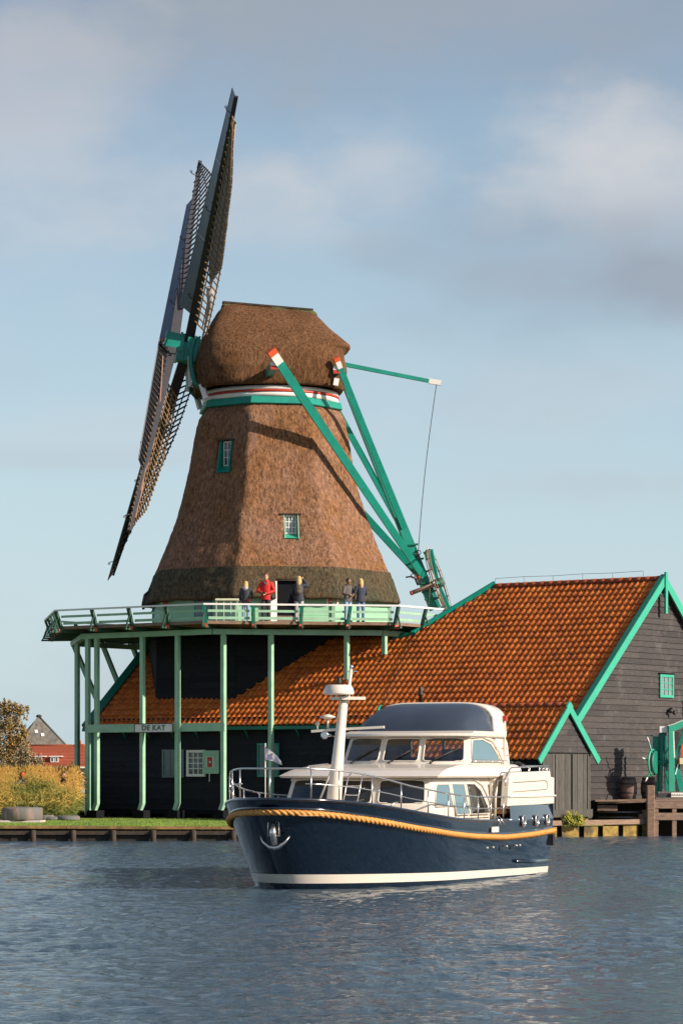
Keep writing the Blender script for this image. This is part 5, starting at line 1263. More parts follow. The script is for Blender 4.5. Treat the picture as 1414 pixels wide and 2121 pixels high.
    for sg in (1, -1):
        q = MB(); poly = [(2.42, 2.40), (2.42, 3.14), (1.60, 3.14), (1.70, 2.98), (1.56, 2.88), (1.46, 2.60), (1.36, 2.30), (2.42, 2.28)]
        q.prism([Vector((x, sg*1.375, z)) for x, z in poly], (0, -sg*.06, 0)); pn = q.build('arch_panel', M['cream'], t, local=True)
        q = MB(); q.box((1.48, min(sg*1.377, sg*1.39), 2.60), (2.25, max(sg*1.377, sg*1.39), 2.615)); q.build('trim_line', mat_('trim_grey', (.25, .22, .2), .5) if 'trim_grey' not in bpy.data.materials else bpy.data.materials['trim_grey'], pn, local=True)
        q = MB(); q.box((1.74, min(sg*1.377, sg*1.44), 3.36), (1.88, max(sg*1.377, sg*1.44), 3.48)); q.build('navigation_light', M['red'] if sg > 0 else M['teal'], t, local=True)
        # small grey lettering-like marks of the nameplate: short strokes with a taller peak in the middle
        q = MB()
        for i, (hh) in enumerate((.035, .035, .045, .07, .045, .04, .035)):
            x = 2.02-i*.058; q.box((x-.038, min(sg*1.377, sg*1.384), 2.745), (x, max(sg*1.377, sg*1.384), 2.752)); q.box((x-.038, min(sg*1.377, sg*1.384), 2.735+hh), (x-.004, max(sg*1.377, sg*1.384), 2.742+hh)); q.box((x-.04, min(sg*1.377, sg*1.384), 2.745), (x-.032, max(sg*1.377, sg*1.384), 2.74+hh))
        q.build('name_mark', bpy.data.materials['trim_grey'], pn, local=True)
    # aft coaming: cream sides with recessed panel
    for sg in (1, -1):
        q = MB(); poly = [(.06, 1.54), (3.48, 1.51), (3.36, 2.12), (3.22, 2.23), (.36, 2.27), (.32, 2.14), (.05, 2.12)]
        q.prism([Vector((x, sg*1.99, z)) for x, z in poly], (0, -sg*.16, 0)); co = q.build('coaming', M['cream'], t, local=True, bevel=.015)
        q = MB(); q.box((0.02, min(sg*1.9, sg*2.03), 1.70), (3.42, max(sg*1.9, sg*2.03), 1.735)); q.build('moulding', M['cream'], co, local=True, bevel=.006)
        q = MB(); q.tube([Vector((x, sg*1.995, z)) for x, z in ((3.1, 2.02), (.75, 2.06), (.62, 2.02), (.60, 1.90), (.68, 1.86), (3.1, 1.82))], .012, 5); q.build('panel_groove', bpy.data.materials['trim_grey'], co, local=True)
        q = MB(); q.tube([(3.46, sg*1.93, 1.95), (3.44, sg*1.93, 2.05), (3.15, sg*1.93, 2.30), (3.0, sg*1.93, 2.34), (0.3, sg*1.93, 2.38), (.05, sg*1.8, 2.38)], .016, 6)
        for x in (2.4, 1.7, 1.0, .45): q.tube([(x, sg*1.93, 2.22), (x, sg*1.93, 2.36)], .011, 5)
        q.build('hand_rail', M['steel'], t, local=True)
    q = MB(); q.box((.03, -1.95, 1.54), (.14, 1.95, 2.13)); q.build('transom_board', M['cream'], t, local=True, bevel=.02)
    q = MB(); q.tube([(.08, -1.8, 2.38), (.05, 0, 2.38), (.08, 1.8, 2.38)], .015, 6)
    for y in (-1.4, -.7, 0, .7, 1.4): q.tube([(.08, y, 2.1), (.08, y, 2.38)], .01, 5)
    q.build('stern_rail', M['steel'], t, local=True)
    q = MB(); q.box((.1, -1.9, 1.35), (3.3, 1.9, 1.5)); q.build('aft_deck', M['teak'], t, local=True)
    q = MB(); q.box((.7, -.9, 1.5), (1.25, .9, 2.42)); q.box((1.25, -1.0, 1.5), (1.7, 1.0, 2.0)); q.build('deck_seat', M['cream2'], t, local=True, bevel=.06)
    q = MB()
    rnd = random.Random(4)
    for i in range(9): q.ball((.55+rnd.uniform(-.15, .5), 1.2+rnd.uniform(-.5, .45), 2.36+rnd.uniform(-.04, .05)), rnd.uniform(.07, .13), 8, 5, (1.3, 1.1, .8))
    q.build('folded_cover', M['rubber'], t, local=True)
    q = MB()
    for i in range(3): q.tube([Vector((.35+i*.28+.09*cos(a), 1.94, 2.30+.05*sin(a))) for a in [k*pi/5 for k in range(10)]], .012, 5, loop=True)
    q.build('cleat_ring', M['steel'], t, local=True)
    # entrance step area between cabin and coaming
    for sg in (1, -1):
        q = MB(); q.prism([Vector((x, sg*1.62, z)) for x, z in ((3.42, 1.24), (3.42, 2.0), (3.0, 2.02), (1.9, 2.02), (1.9, 1.24))], (0, -sg*.05, 0)); q.build('side_door', M['cream2'], t, local=True)
        q = MB(); q.tube([(3.5, sg*1.72, 1.25), (3.46, sg*1.72, 1.75), (3.30, sg*1.72, 2.05), (2.6, sg*1.72, 2.08)], .02, 6); q.build('grab_rail', M['cream'], t, local=True)
        q = MB()
        for x in (4.55, 4.35): q.tube([(x, sg*2.0, 1.28), (x+.03, sg*2.09, 1.32), (x-.05, sg*2.16, 1.18), (x-.1, sg*2.17, 1.10)], .012, 5)
        q.build('boarding_step', M['steel'], t, local=True)
        q = MB(); q.box((4.5, min(sg*2.1, sg*2.125), .99), (4.95, max(sg*2.1, sg*2.125), 1.10)); q.build('step_plate', M['cream2'], t, local=True)
        # portholes, vents, outlets
        for x in (2.75, 1.72, .72):
            y = hb(x, 1.3); q = MB(); q.tube([Vector((x+.10*cos(a), sg*(y+.012), 1.19+.115*math.copysign(abs(sin(a))**.7, sin(a)))) for a in [k*pi/8 for k in range(16)]], .026, 6, loop=True); po = q.build('porthole', M['steel'], t, local=True)
            q = MB(); q.add([Vector((x+.09*cos(a), sg*(y+.010), 1.19+.105*sin(a))) for a in [k*pi/8 for k in range(16)]], [tuple(range(16))]); q.build('pane', M['glass'], po, local=True)
        for x in (4.05, 3.3):
            y = hb(x, .65); q = MB(); q.tube([Vector((x+a, sg*(y+.008), .66+b)) for a, b in ((-.12, -.05), (.12, -.05), (.13, .05), (-.11, .05))], .012, 5, loop=True); q.build('vent', M['rubber'], t, local=True)
        q = MB()
        for x in (5.0, 4.6, 3.68, 3.0, 2.75): q.ball((x, sg*(hb(x, .67)+.005), .67), .022, 6, 4)
        q.build('outlet', M['cream'], t, local=True)
        q = MB(); q.tube([(3.0, sg*(hb(3, .35)+.03), .33), (1.5, sg*(hb(1.5, .35)+.03), .28), (.1, sg*(hb(0, .3)+.03), .26)], .035, 8); q.build('lower_strake', M['hull'], t, local=True)
        q = MB(); q.box((-.05, min(sg*1.80, sg*1.98), .60), (.1, max(sg*1.80, sg*1.98), .85)); q.build('rubber_block', M['rubber'], t, local=True)
    q = MB(); q.box((-.75, -1.5, .10), (0, 1.6, .22)); q.build('swim_platform', M['rubber'], t, local=True, bevel=.03)
    # bow rails
    def rail_y(x): return hb(x, sheer(x))-.07
    def rz_(x): return sheer(x)+(.50 if x < 9 else .50+.10*min(1, (x-9)/2))
    xs = [3.6, 4.6, 5.6, 6.6, 7.6, 8.4, 9.2, 9.8, 10.3, 10.8, 11.2, 11.5, 11.68]
    for hgt, nm in ((1.0, 'top_rail'), (.52, 'mid_rail')):
        pts = [Vector((x, rail_y(x), sheer(x)+(rz_(x)-sheer(x))*hgt)) for x in xs]
        tip = [Vector((11.82, .18, pts[-1].z)), Vector((11.86, 0, pts[-1].z)), Vector((11.82, -.18, pts[-1].z))] if hgt == 1 else []
        full = pts+tip+[Vector((p.x, -p.y, p.z)) for p in pts[::-1]]
        if hgt == 1: q = MB(); q.tube(full, .017, 8); q.build(nm, M['steel'], t, local=True)
        else:
            for sg in (1, -1): q = MB(); q.tube([Vector((p.x, sg*p.y, p.z)) for p in pts], .012, 7); q.build(nm, M['steel'], t, local=True)
    for x in (3.9, 4.75, 5.6, 6.5, 7.5, 8.5, 9.5, 10.35, 11.1, 11.6):
        for sg in (1, -1): q = MB(); q.tube([(x, sg*rail_y(x), sheer(x)-.05), (x, sg*rail_y(x), rz_(x))], .014, 6); q.build('stanchion', M['steel'], t, local=True)
    q = MB(); q.tube([(11.9, 0, 1.72), (11.86, 0, 2.28)], .016, 6); q.build('stanchion', M['steel'], t, local=True)
    # foredeck gear
    q = MB(); q.lathe([(.12, 0), (.13, .08), (.07, .12), (.09, .24), (.05, .28)], (10.9, 0, 1.46), 12); q.build('windlass', M['steel'], t, local=True, bevel=.004)
    for x, y in ((8.0, 1.45), (9.4, .9), (10.2, .6), (10.2, -.6)):
        q = MB(); q.beam((x-.12, y, 1.47), (x+.12, y, 1.47), .04, .03); q.tube([(x-.06, y, 1.36), (x-.06, y, 1.47)], .014, 6); q.tube([(x+.06, y, 1.36), (x+.06, y, 1.47)], .014, 6); q.build('cleat', M['steel'], t, local=True)
    q = MB(); q.box((8.0, -.5, 1.42), (9.0, .5, 1.55)); q.build('deck_hatch', M['cream'], t, local=True, bevel=.03)
    q = MB(); q.beam((9.4, .9, 1.55), (8.2, 1.1, 1.55), .06, .03); q.build('gangway', M['teak'], t, local=True)
    # mast
    q = MB(); q.tube([(8.62, 0, 1.40), (8.30, 0, 2.6), (8.13, 0, 3.25), (7.98, 0, 3.72)], [.165, .115, .095, .085], 14); ms = q.build('mast', M['cream'], t, local=True)
    q = MB(); q.tube([(7.98, 0, 3.65), (7.88, 0, 3.78)], .09, 10); q.beam((8.15, 0, 3.72), (7.9, .42, 3.72), .10, .06); q.beam((8.15, 0, 3.72), (8.0, -.25, 3.72), .10, .06); q.build('bracket', M['cream'], ms, local=True)
    q = MB(); q.lathe([(.05, 0), (.29, .01), (.31, .03), (.295, .12), (.25, .20), (.22, .205)], (8.15, -.05, 3.78), 24); q.build('radar', M['cream'], ms, local=True, bevel=.004)
    q = MB(); q.tube([(7.90, .05, 3.78), (7.72, .05, 4.30)], .035, 8); q.build('mast_top', M['cream'], ms, local=True)
    q = MB(); q.ball((7.71, .05, 4.36), .045, 10, 7); q.beam((7.72, -.05, 4.27), (7.72, .17, 4.27), .05, .02); q.build('mast_light', M['steel'], ms, local=True)
    q = MB(); q.lathe([(.05, 0), (.04, .05), (.045, .12), (.02, .15)], (7.95, -.12, 4.0), 10); q.build('anchor_light', M['rubber'], ms, local=True)
    q = MB(); q.beam((8.18, -.62, 3.06), (8.12, .0, 3.10), .09, .05); q.beam((8.12, 0, 3.10), (8.0, .86, 3.14), .09, .05); q.build('crosstree', M['cream'], ms, local=True)
    q = MB(); q.tube([(8.16, -.28, 3.10), (8.16, -.28, 3.32)], .025, 7); q.lathe([(.02, 0), (.16, .035), (.17, .05), (.03, .10)], (8.16, -.28, 3.30), 16); q.build('dome_antenna', M['cream'], ms, local=True)
    q = MB(); q.tube([(8.17, -.50, 3.10), (8.17, -.50, 3.18)], .012, 6); q.ball((8.17, -.50, 3.21), .045, 10, 6); q.build('gps_antenna', M['cream'], ms, local=True)
    q = MB(); q.lathe([(.03, -.25), (.03, -.03), (.05, 0), (.085, .05), (.06, .052)], (8.30, -.28, 2.98), 12, (1, 0, 0)); q.tube([(8.1, -.28, 2.98), (8.1, -.05, 2.93)], .012, 5); q.build('horn', M['steel'], ms, local=True)
    q = MB(); q.tube([(8.4, .0, 1.7), (7.95, -.55, 1.5)], .02, 6); q.tube([(8.2, -.10, 2.5), (7.6, -.75, 1.5)], .02, 6); q.build('mast_stay', M['cream'], ms, local=True)
    # small ladder on the front
    q = MB(); L0, L1 = Vector((8.6, .30, 1.42)), Vector((8.1, .26, 2.15))
    for dy in (-.13, .17): q.tube([L0+Vector((0, dy, 0)), L1+Vector((0, dy, 0)), L1+Vector((-.15, dy, .06))], .013, 6)
    for f in (.25, .5, .75): c = L0.lerp(L1, f); q.tube([c+Vector((0, -.13, 0)), c+Vector((0, .17, 0))], .012, 5)
    q.build('ladder', M['steel'], t, local=True)
    q = MB(); q.tube([(7.85, .9, 1.50), (7.7, .95, 1.62), (7.6, 1.0, 1.64)], .02, 6); q.lathe([(.09, 0), (.09, .10), (.05, .12)], (7.6, 1.66, 1.30), 10); q.build('fairlead', M['steel'], t, local=True)
    # roof rail on the upper deck
    q = MB(); q.tube([(6.6, -1.35, 2.31), (6.5, -1.36, 2.37), (5.4, -1.36, 2.42), (5.3, -1.36, 2.37)], .011, 5); q.build('hand_rail', M['steel'], t, local=True)
    # anchor at the stem
    sx_ = stemx(1.16); q = MB(); q.box((sx_-.06, -.11, 1.02), (sx_+.05, .11, 1.36)); q.build('anchor_pocket', M['rubber'], t, local=True, bevel=.02)
    q = MB(); q.tube([(sx_+.05, .11, 1.36), (sx_+.05, -.11, 1.36), (sx_+.05, -.11, 1.04), (sx_+.05, .11, 1.04)], .014, 6, loop=True); an = q.build('anchor', M['steel'], t, local=True)
    q = MB(); q.tube([(sx_+.05, 0, 1.26), (sx_+.07, 0, 1.10), (sx_-.01, 0, .88)], [.04, .07, .06], 10); q.build('shank', M['steel'], an, local=True)
    q = MB(); q.tube([(sx_-.04, -.30, 1.04), (sx_+.02, -.22, .92), (sx_+.02, -.10, .83), (sx_+.0, 0, .81), (sx_+.02, .10, .83), (sx_+.02, .22, .92), (sx_-.04, .30, 1.04)], [.012, .026, .034, .04, .034, .026, .012], 8); q.build('fluke', M['steel'], an, local=True)
    # jackstaff with pennant on the starboard bow
    q = MB(); q.tube([(11.62, -.20, 1.7), (11.55, -.05, 3.0)], .012, 6)
    fx, fy = 10.35, -.15
    q = MB(); q.tube([(10.6, -.62, 1.50), (10.6, -.62, 2.80)], .011, 6); fs = q.build('flagstaff', M['cream'], t, local=True)
    q = MB(); vs = []; nn_ = 10
    for i in range(nn_+1):
        f = i/nn_; w = .26*(1-f*.80); yy = -.62+f*.34
        for j in range(5):
            g = j/4; vs.append(Vector((10.6+.03*sin(f*7+g*2), yy+.02*g, 2.74-.30*f**1.2-g*w*(1+.2*f))))
    q.add(vs, [(i*5+j, i*5+j+1, (i+1)*5+j+1, (i+1)*5+j) for i in range(nn_) for j in range(4)], smooth=True)
    pm = mat_('pennant_cloth', (.62, .60, .63), .8, var=.1, vscale=6, col2=(.16, .16, .26), c2lo=.56, c2hi=.6, c2scale=9); q.build('pennant', pm, fs, local=True)
    return t
yt = yacht()
# ------------------------------------------------------------------ people
def remeshed(name, mb, mat, parent, voxel=.014, smooth=3):
    o = mb.build(name, mat, None, recenter=False)
    md = o.modifiers.new('r', 'REMESH'); md.mode = 'VOXEL'; md.voxel_size = voxel
    sm = o.modifiers.new('s', 'SMOOTH'); sm.iterations = smooth; sm.factor = .5
    dg = bpy.context.evaluated_depsgraph_get(); me = bpy.data.meshes.new_from_object(o.evaluated_get(dg)); bpy.data.objects.remove(o)
    for p in me.polygons: p.use_smooth = True
    me.name = name; o = bpy.data.objects.new(name, me); COL.objects.link(o); o.parent = parent
    if not me.materials: me.materials.append(mat)
    return o
SKIN = mat_('skin', (.52, .27, .17), .6, var=.05); SKIN2 = mat_('tanned_skin', (.33, .17, .10), .6, var=.05)
def limb(mb, pts, rs, n=10):
    # resample so that a limb tapers and bends smoothly
    P_ = [Vector(p) for p in pts]; out = []; ro = []
    for i in range(len(P_)-1):
        for k in range(4): f = k/4; out.append(P_[i].lerp(P_[i+1], f)); ro.append(rs[i]+(rs[i+1]-rs[i])*f)
    out.append(P_[-1]); ro.append(rs[-1]); mb.tube(out, ro, n)
    for p, r in zip(P_, rs): mb.ball(p, r, 8, 6)
def person(label, loc, rz, hgt, arms, cols, hair, facing_detail=False, extras=None, head_tilt=0.0, group=None, skin=None, legs=None):
    t = thing('person', label, 'person', loc, rz, group); s = hgt/1.75; skin = skin or SKIN
    def V(x, y, z): return Vector((x*s, y*s, z*s))
    # figure faces -y.  legs: hip, knee, ankle
    lg = legs or ([V(-.09, 0, .92), V(-.10, -.01, .50), V(-.10, .02, .09)], [V(.09, 0, .92), V(.10, -.01, .50), V(.11, .02, .09)])
    body = MB()
    body.rings([[V(a*cos(q), b*sin(q), z) for q in [2*pi*i/16 for i in range(16)]] for k, (a, b, z) in enumerate(((.10, .08, .84), (.155, .105, .92), (.145, .095, 1.04), (.155, .10, 1.18), (.175, .105, 1.32), (.15, .08, 1.42), (.06, .055, 1.47)))])
    hd = V(0, -.02-head_tilt*.4, 1.625-head_tilt*.1)
    limb(body, [V(0, .015, 1.42), V(0, -.005-head_tilt*.2, 1.54)], [.055*s, .052*s])
    body.ball(hd, .085*s, 14, 10, (.92, 1.08, 1.32)); body.ball(hd+V(0, -.03, -.06), .06*s, 10, 7, (.95, 1, .9))
    body.ball(hd+V(0, -.10, -.015), .018*s, 8, 6, (.8, 1.2, 1.4))
    for sg in (-1, 1): body.ball(hd+V(sg*.08, .005, -.01), .022*s, 8, 6, (.4, .8, 1.3))
    for l in lg:
        limb(body, l, [.085*s, .058*s, .042*s]); f = l[2]; limb(body, [f+V(0, .03, -.04), f+V(0, -.13, -.055)], [.042*s, .035*s])
    hands = []
    for sg, a in zip((-1, 1), arms):
        sh = V(sg*.185, .005, 1.40); el, wr = V(*a[0]), V(*a[1]); limb(body, [sh, el, wr], [.055*s, .042*s, .030*s])
        d = (wr-el).normalized(); pc = wr+d*.045*s; body.ball(pc, .040*s, 8, 6, (.85, .6, 1.0)); side = d.cross(Vector((0, 1, 0)));
        if side.length < .1: side = Vector((1, 0, 0))
        side.normalize(); hands.append(pc)
        for k in range(4):
            b0 = pc+d*.035*s+side*(k-1.5)*.021*s; L_ = (.062, .074, .070, .055)[k]*s; m1 = b0+d*L_*.55+Vector((0, -.004, -.006)); body.tube([b0-d*.02*s, m1, m1+d*L_*.42+Vector((0, -.014, -.016))*s], [.010*s, .009*s, .007*s], 6)
        tb = pc-side*.038*s*sg; body.tube([pc-side*.02*s*sg, tb+d*.012*s, tb+d*.045*s-side*.008*s*sg], [.013*s, .011*s, .009*s], 6)
    remeshed('body', body, skin, t, .011, 1)['label'] = 'head, hands and bare skin'
    # jacket
    jk = MB()
    jk.rings([[V(a*cos(q), b*sin(q)+.005, z) for q in [2*pi*i/18 for i in range(18)]] for a, b, z in ((.185, .135, .80), (.185, .135, .93), (.17, .12, 1.06), (.185, .13, 1.2), (.205, .135, 1.34), (.17, .11, 1.44), (.075, .075, 1.49))])
    for sg, a in zip((-1, 1), arms):
        sh = V(sg*.18, .005, 1.39); el, wr = V(*a[0]), V(*a[1]); limb(jk, [sh, el, wr], [.078*s, .062*s, .047*s])
    jo = remeshed('jacket', jk, cols['jacket'], t, .013, 2)
    co = MB(); co.tube([V(.085*cos(q), .085*sin(q)+.01, 1.485) for q in [2*pi*i/12 for i in range(12)]], .032*s, 7, loop=True); co.build('collar', cols.get('collar', cols['jacket']), t, local=True)
    tr = MB()
    tr.rings([[V(a*cos(q), b*sin(q), z) for q in [2*pi*i/16 for i in range(16)]] for a, b, z in ((.11, .10, .80), (.165, .12, .86), (.165, .115, .95), (.155, .105, 1.03))])
    for l in lg: limb(tr, [l[0], l[1], l[2]+V(0, 0, -.03)], [.098*s, .074*s, .062*s])
    remeshed('trousers', tr, cols['trousers'], t, .013, 2)
    for l in lg:
        f = l[2]; q = MB(); q.ball(f+V(0, -.045, -.045), .055*s, 10, 6, (.85, 2.2, .8)); q.build('shoe', cols.get('shoes', M['rubber']), t, local=True)
    h = MB(); h.ball(hd+V(0, .022, .035), .098*s, 14, 9, (.98, 1.08, 1.12))
    if hair[1] == 'long':
        limb(h, [hd+V(0, .05, .02), hd+V(0, .09, -.12), hd+V(0, .12, -.22)], [.098*s, .098*s, .07*s]); limb(h, [hd+V(-.06, .03, 0), hd+V(-.075, .03, -.14)], [.05*s, .04*s]); limb(h, [hd+V(.06, .03, 0), hd+V(.075, .03, -.14)], [.05*s, .04*s])
    else: h.v = [p+Vector((0, .022*s, .022*s)) for p in h.v]
    remeshed('hair', h, hair[0], t, .014, 1)
    if facing_detail:
        for sg in (-1, 1): q = MB(); q.ball(hd+V(sg*.032, -.082, .012), .011*s, 8, 6); q.build('eye', M['rubber'], t, local=True)
        q = MB(); q.ball(hd+V(0, -.083, -.058), .02*s, 8, 5, (1.2, .4, .3)); q.build('mouth', M['red'], t, local=True)
    if extras: extras(t, V, hd, hands)
    return t
blonde = mat_('blonde_hair', (.50, .32, .14), .6, var=.25, vscale=30, stretch=(1, 1, .3)); brownh = mat_('brown_hair', (.12, .055, .03), .6, var=.2); darkh = mat_('dark_hair', (.03, .022, .02), .6)
jeans = mat_('blue_jeans', (.11, .19, .32), .9, var=.2, vscale=8); jeans_l = mat_('light_jeans', (.26, .36, .52), .9, var=.15, vscale=8); greyj = mat_('charcoal_jacket', (.045, .052, .065), .8, var=.2, vscale=9)
navyj = mat_('navy_jacket', (.03, .035, .055), .8, var=.2, vscale=9); redj = mat_('red_jacket', (.55, .018, .014), .75, var=.15, vscale=7); dtr = mat_('dark_trousers', (.045, .04, .045), .9, var=.15); khaki = mat_('brown_grey_hoodie', (.10, .085, .08), .9, var=.3, vscale=5); ltr = mat_('pale_grey_trousers', (.40, .38, .40), .9)
packm = mat_('olive_backpack', (.085, .072, .05), .85, var=.2, vscale=9)
def place(px, Y, z=FLZ): p = P(px, 1600, Y); return (p.x, Y, z)
def ex_girl(t, V, hd, hands):
    q = MB(); q.ball(V(-.12, .10, .93), .1, 10, 7, (.9, .5, .6)); q.build('hip_bag', M['red'], t, local=True)
    q = MB(); q.ball(V(0, .10, 1.45), .1, 10, 7, (1.2, .7, .7)); q.build('hood', mat_('grey_hood', (.42, .42, .44), .9), t, local=True)
person('blonde woman in a dark jacket and light jeans with a red hip bag', place(509, 107.4), radians(165), 1.56, [((-.27, -.04, 1.16), (-.20, -.22, 1.05)), ((.27, .0, 1.14), (.26, -.14, .96))], dict(jacket=greyj, trousers=jeans_l), (blonde, 'long'), extras=ex_girl, group='visitors on the gallery')
def ex_red(t, V, hd, hands):
    c = (hands[0]+hands[1])/2; q = MB(); q.box((c.x-.06, c.y-.07, c.z-.03), (c.x+.06, c.y-.01, c.z+.05)); q.tube([(c.x, c.y-.06, c.z+.01), (c.x, c.y-.11, c.z+.01)], .03, 8); o = q.build('camera', M['rubber'], None); tag(o, 'black camera held by the man in the red jacket', 'camera'); 
    m = ROOT[t.name]; o.location = m @ o.location; o.rotation_euler = t.rotation_euler
    q = MB(); q.ball(V(.22, .0, .90), .10, 10, 7, (.7, .6, 1)); q.build('shoulder_bag', M['rubber'], t, local=True)
    q = MB(); q.tube([V(-.07, -.09, 1.47), V(-.02, -.145, 1.36), V(.02, -.145, 1.36), V(.07, -.09, 1.47)], .02, 6); q.build('scarf', mat_('grey_scarf', (.12, .11, .11), .9), t, local=True)
person('man in a bright red jacket facing the river and holding a camera at his waist', place(551, 107.2), radians(-8), 1.83, [((-.30, -.03, 1.12), (-.12, -.22, 1.05)), ((.30, -.03, 1.12), (.06, -.23, 1.03))], dict(jacket=redj, trousers=dtr), (brownh, 'short'), True, ex_red, group='visitors on the gallery')
def ex_pack(t, V, hd, hands):
    q = MB(); q.ball(V(0, .21, 1.22), .17, 14, 10, (.85, .55, 1.25)); b = q.build('backpack', packm, t, local=True)
    q = MB(); q.ball(V(0, .29, 1.14), .10, 10, 8, (1.0, .5, .8)); q.build('pocket', packm, b, local=True)
    for sg in (-1, 1): q = MB(); q.tube([V(sg*.06, .18, 1.40), V(sg*.11, .06, 1.46), V(sg*.12, -.12, 1.36), V(sg*.13, -.1, 1.1)], .018, 6); q.build('strap', packm, b, local=True)
person('blonde woman with an olive backpack raising one hand to her head by the doorway', place(619, 107.3), radians(176), 1.74, [((-.34, -.03, 1.38), (-.16, -.08, 1.63)), ((.25, .0, 1.12), (.20, -.2, 1.0))], dict(jacket=navyj, trousers=ltr), (blonde, 'long'), extras=ex_pack, group='visitors on the gallery')
person('dark-haired man in a brown hooded jacket looking down towards the woman beside him', place(720, 107.3), radians(42), 1.66, [((-.27, -.04, 1.14), (-.12, -.24, 1.08)), ((.27, -.02, 1.14), (.10, -.22, 1.10))], dict(jacket=khaki, trousers=jeans_l), (darkh, 'short'), True, head_tilt=.12, group='visitors on the gallery', skin=SKIN2)
person('blonde woman in a short navy jacket and blue jeans turned towards the man beside her', place(747, 107.4), radians(200), 1.67, [((-.26, -.06, 1.14), (-.12, -.26, 1.12)), ((.27, .0, 1.14), (.24, -.16, .98))], dict(jacket=navyj, trousers=jeans), (blonde, 'long'), head_tilt=.06, group='visitors on the gallery')
capm = M['orange']
def ex_cap(t, V, hd, hands): q = MB(); q.ball(hd+V(0, 0, .05), .11, 12, 8, (1.05, 1.15, .9)); q.build('cap', capm, t, local=True)
person('walker in an orange cap and blue jacket half hidden behind the golden reeds', place(46, 109.6, .45), radians(20), 1.78, [((-.27, 0, 1.14), (-.26, -.1, .9)), ((.27, 0, 1.14), (.26, -.1, .9))], dict(jacket=mat_('blue_jacket', (.12, .19, .30), .8), trousers=dtr), (brownh, 'short'), extras=ex_cap)
person('walker in dark clothes half hidden behind the reeds beside the gallery posts', place(133, 109.6, .45), radians(-20), 1.80, [((-.27, 0, 1.14), (-.26, -.1, .9)), ((.27, 0, 1.14), (.26, -.1, .9))], dict(jacket=navyj, trousers=dtr), (darkh, 'short'))

# ------------------------------------------------------------------ things on the right
def barrel(px, Y, label, h=.80, z=1.265):
    c = P(px, 1600, Y); c.z = z; t = thing('barrel', label, 'barrel', tuple(c), 0, 'barrels on the timber landing')
    q = MB(); q.lathe([(.24, 0), (.29, .18), (.315, .40), (.29, .62), (.24, .80), (.22, .79), (.22, .76)], c, 24); q.build('staves', M['barrel'], t)
    for zz, r in ((.05, .262), (.24, .306), (.56, .306), (.74, .262)): q = MB(); q.lathe([(r, zz-.025), (r+.004, zz), (r, zz+.025)], c, 24, cap=False); q.build('hoop', M['iron'], t)
M['barrel'] = mat_('barrel_oak', (.13, .085, .075), .75, var=.4, vscale=6, stretch=(4, 4, .6), bump=.01, bscale=8)
barrel(1301, 101.9, 'dark oak barrel standing in the wall shadow on the landing, nearer the shed')
barrel(1344, 102.3, 'dark oak barrel half hidden behind the mooring post and the green crane')
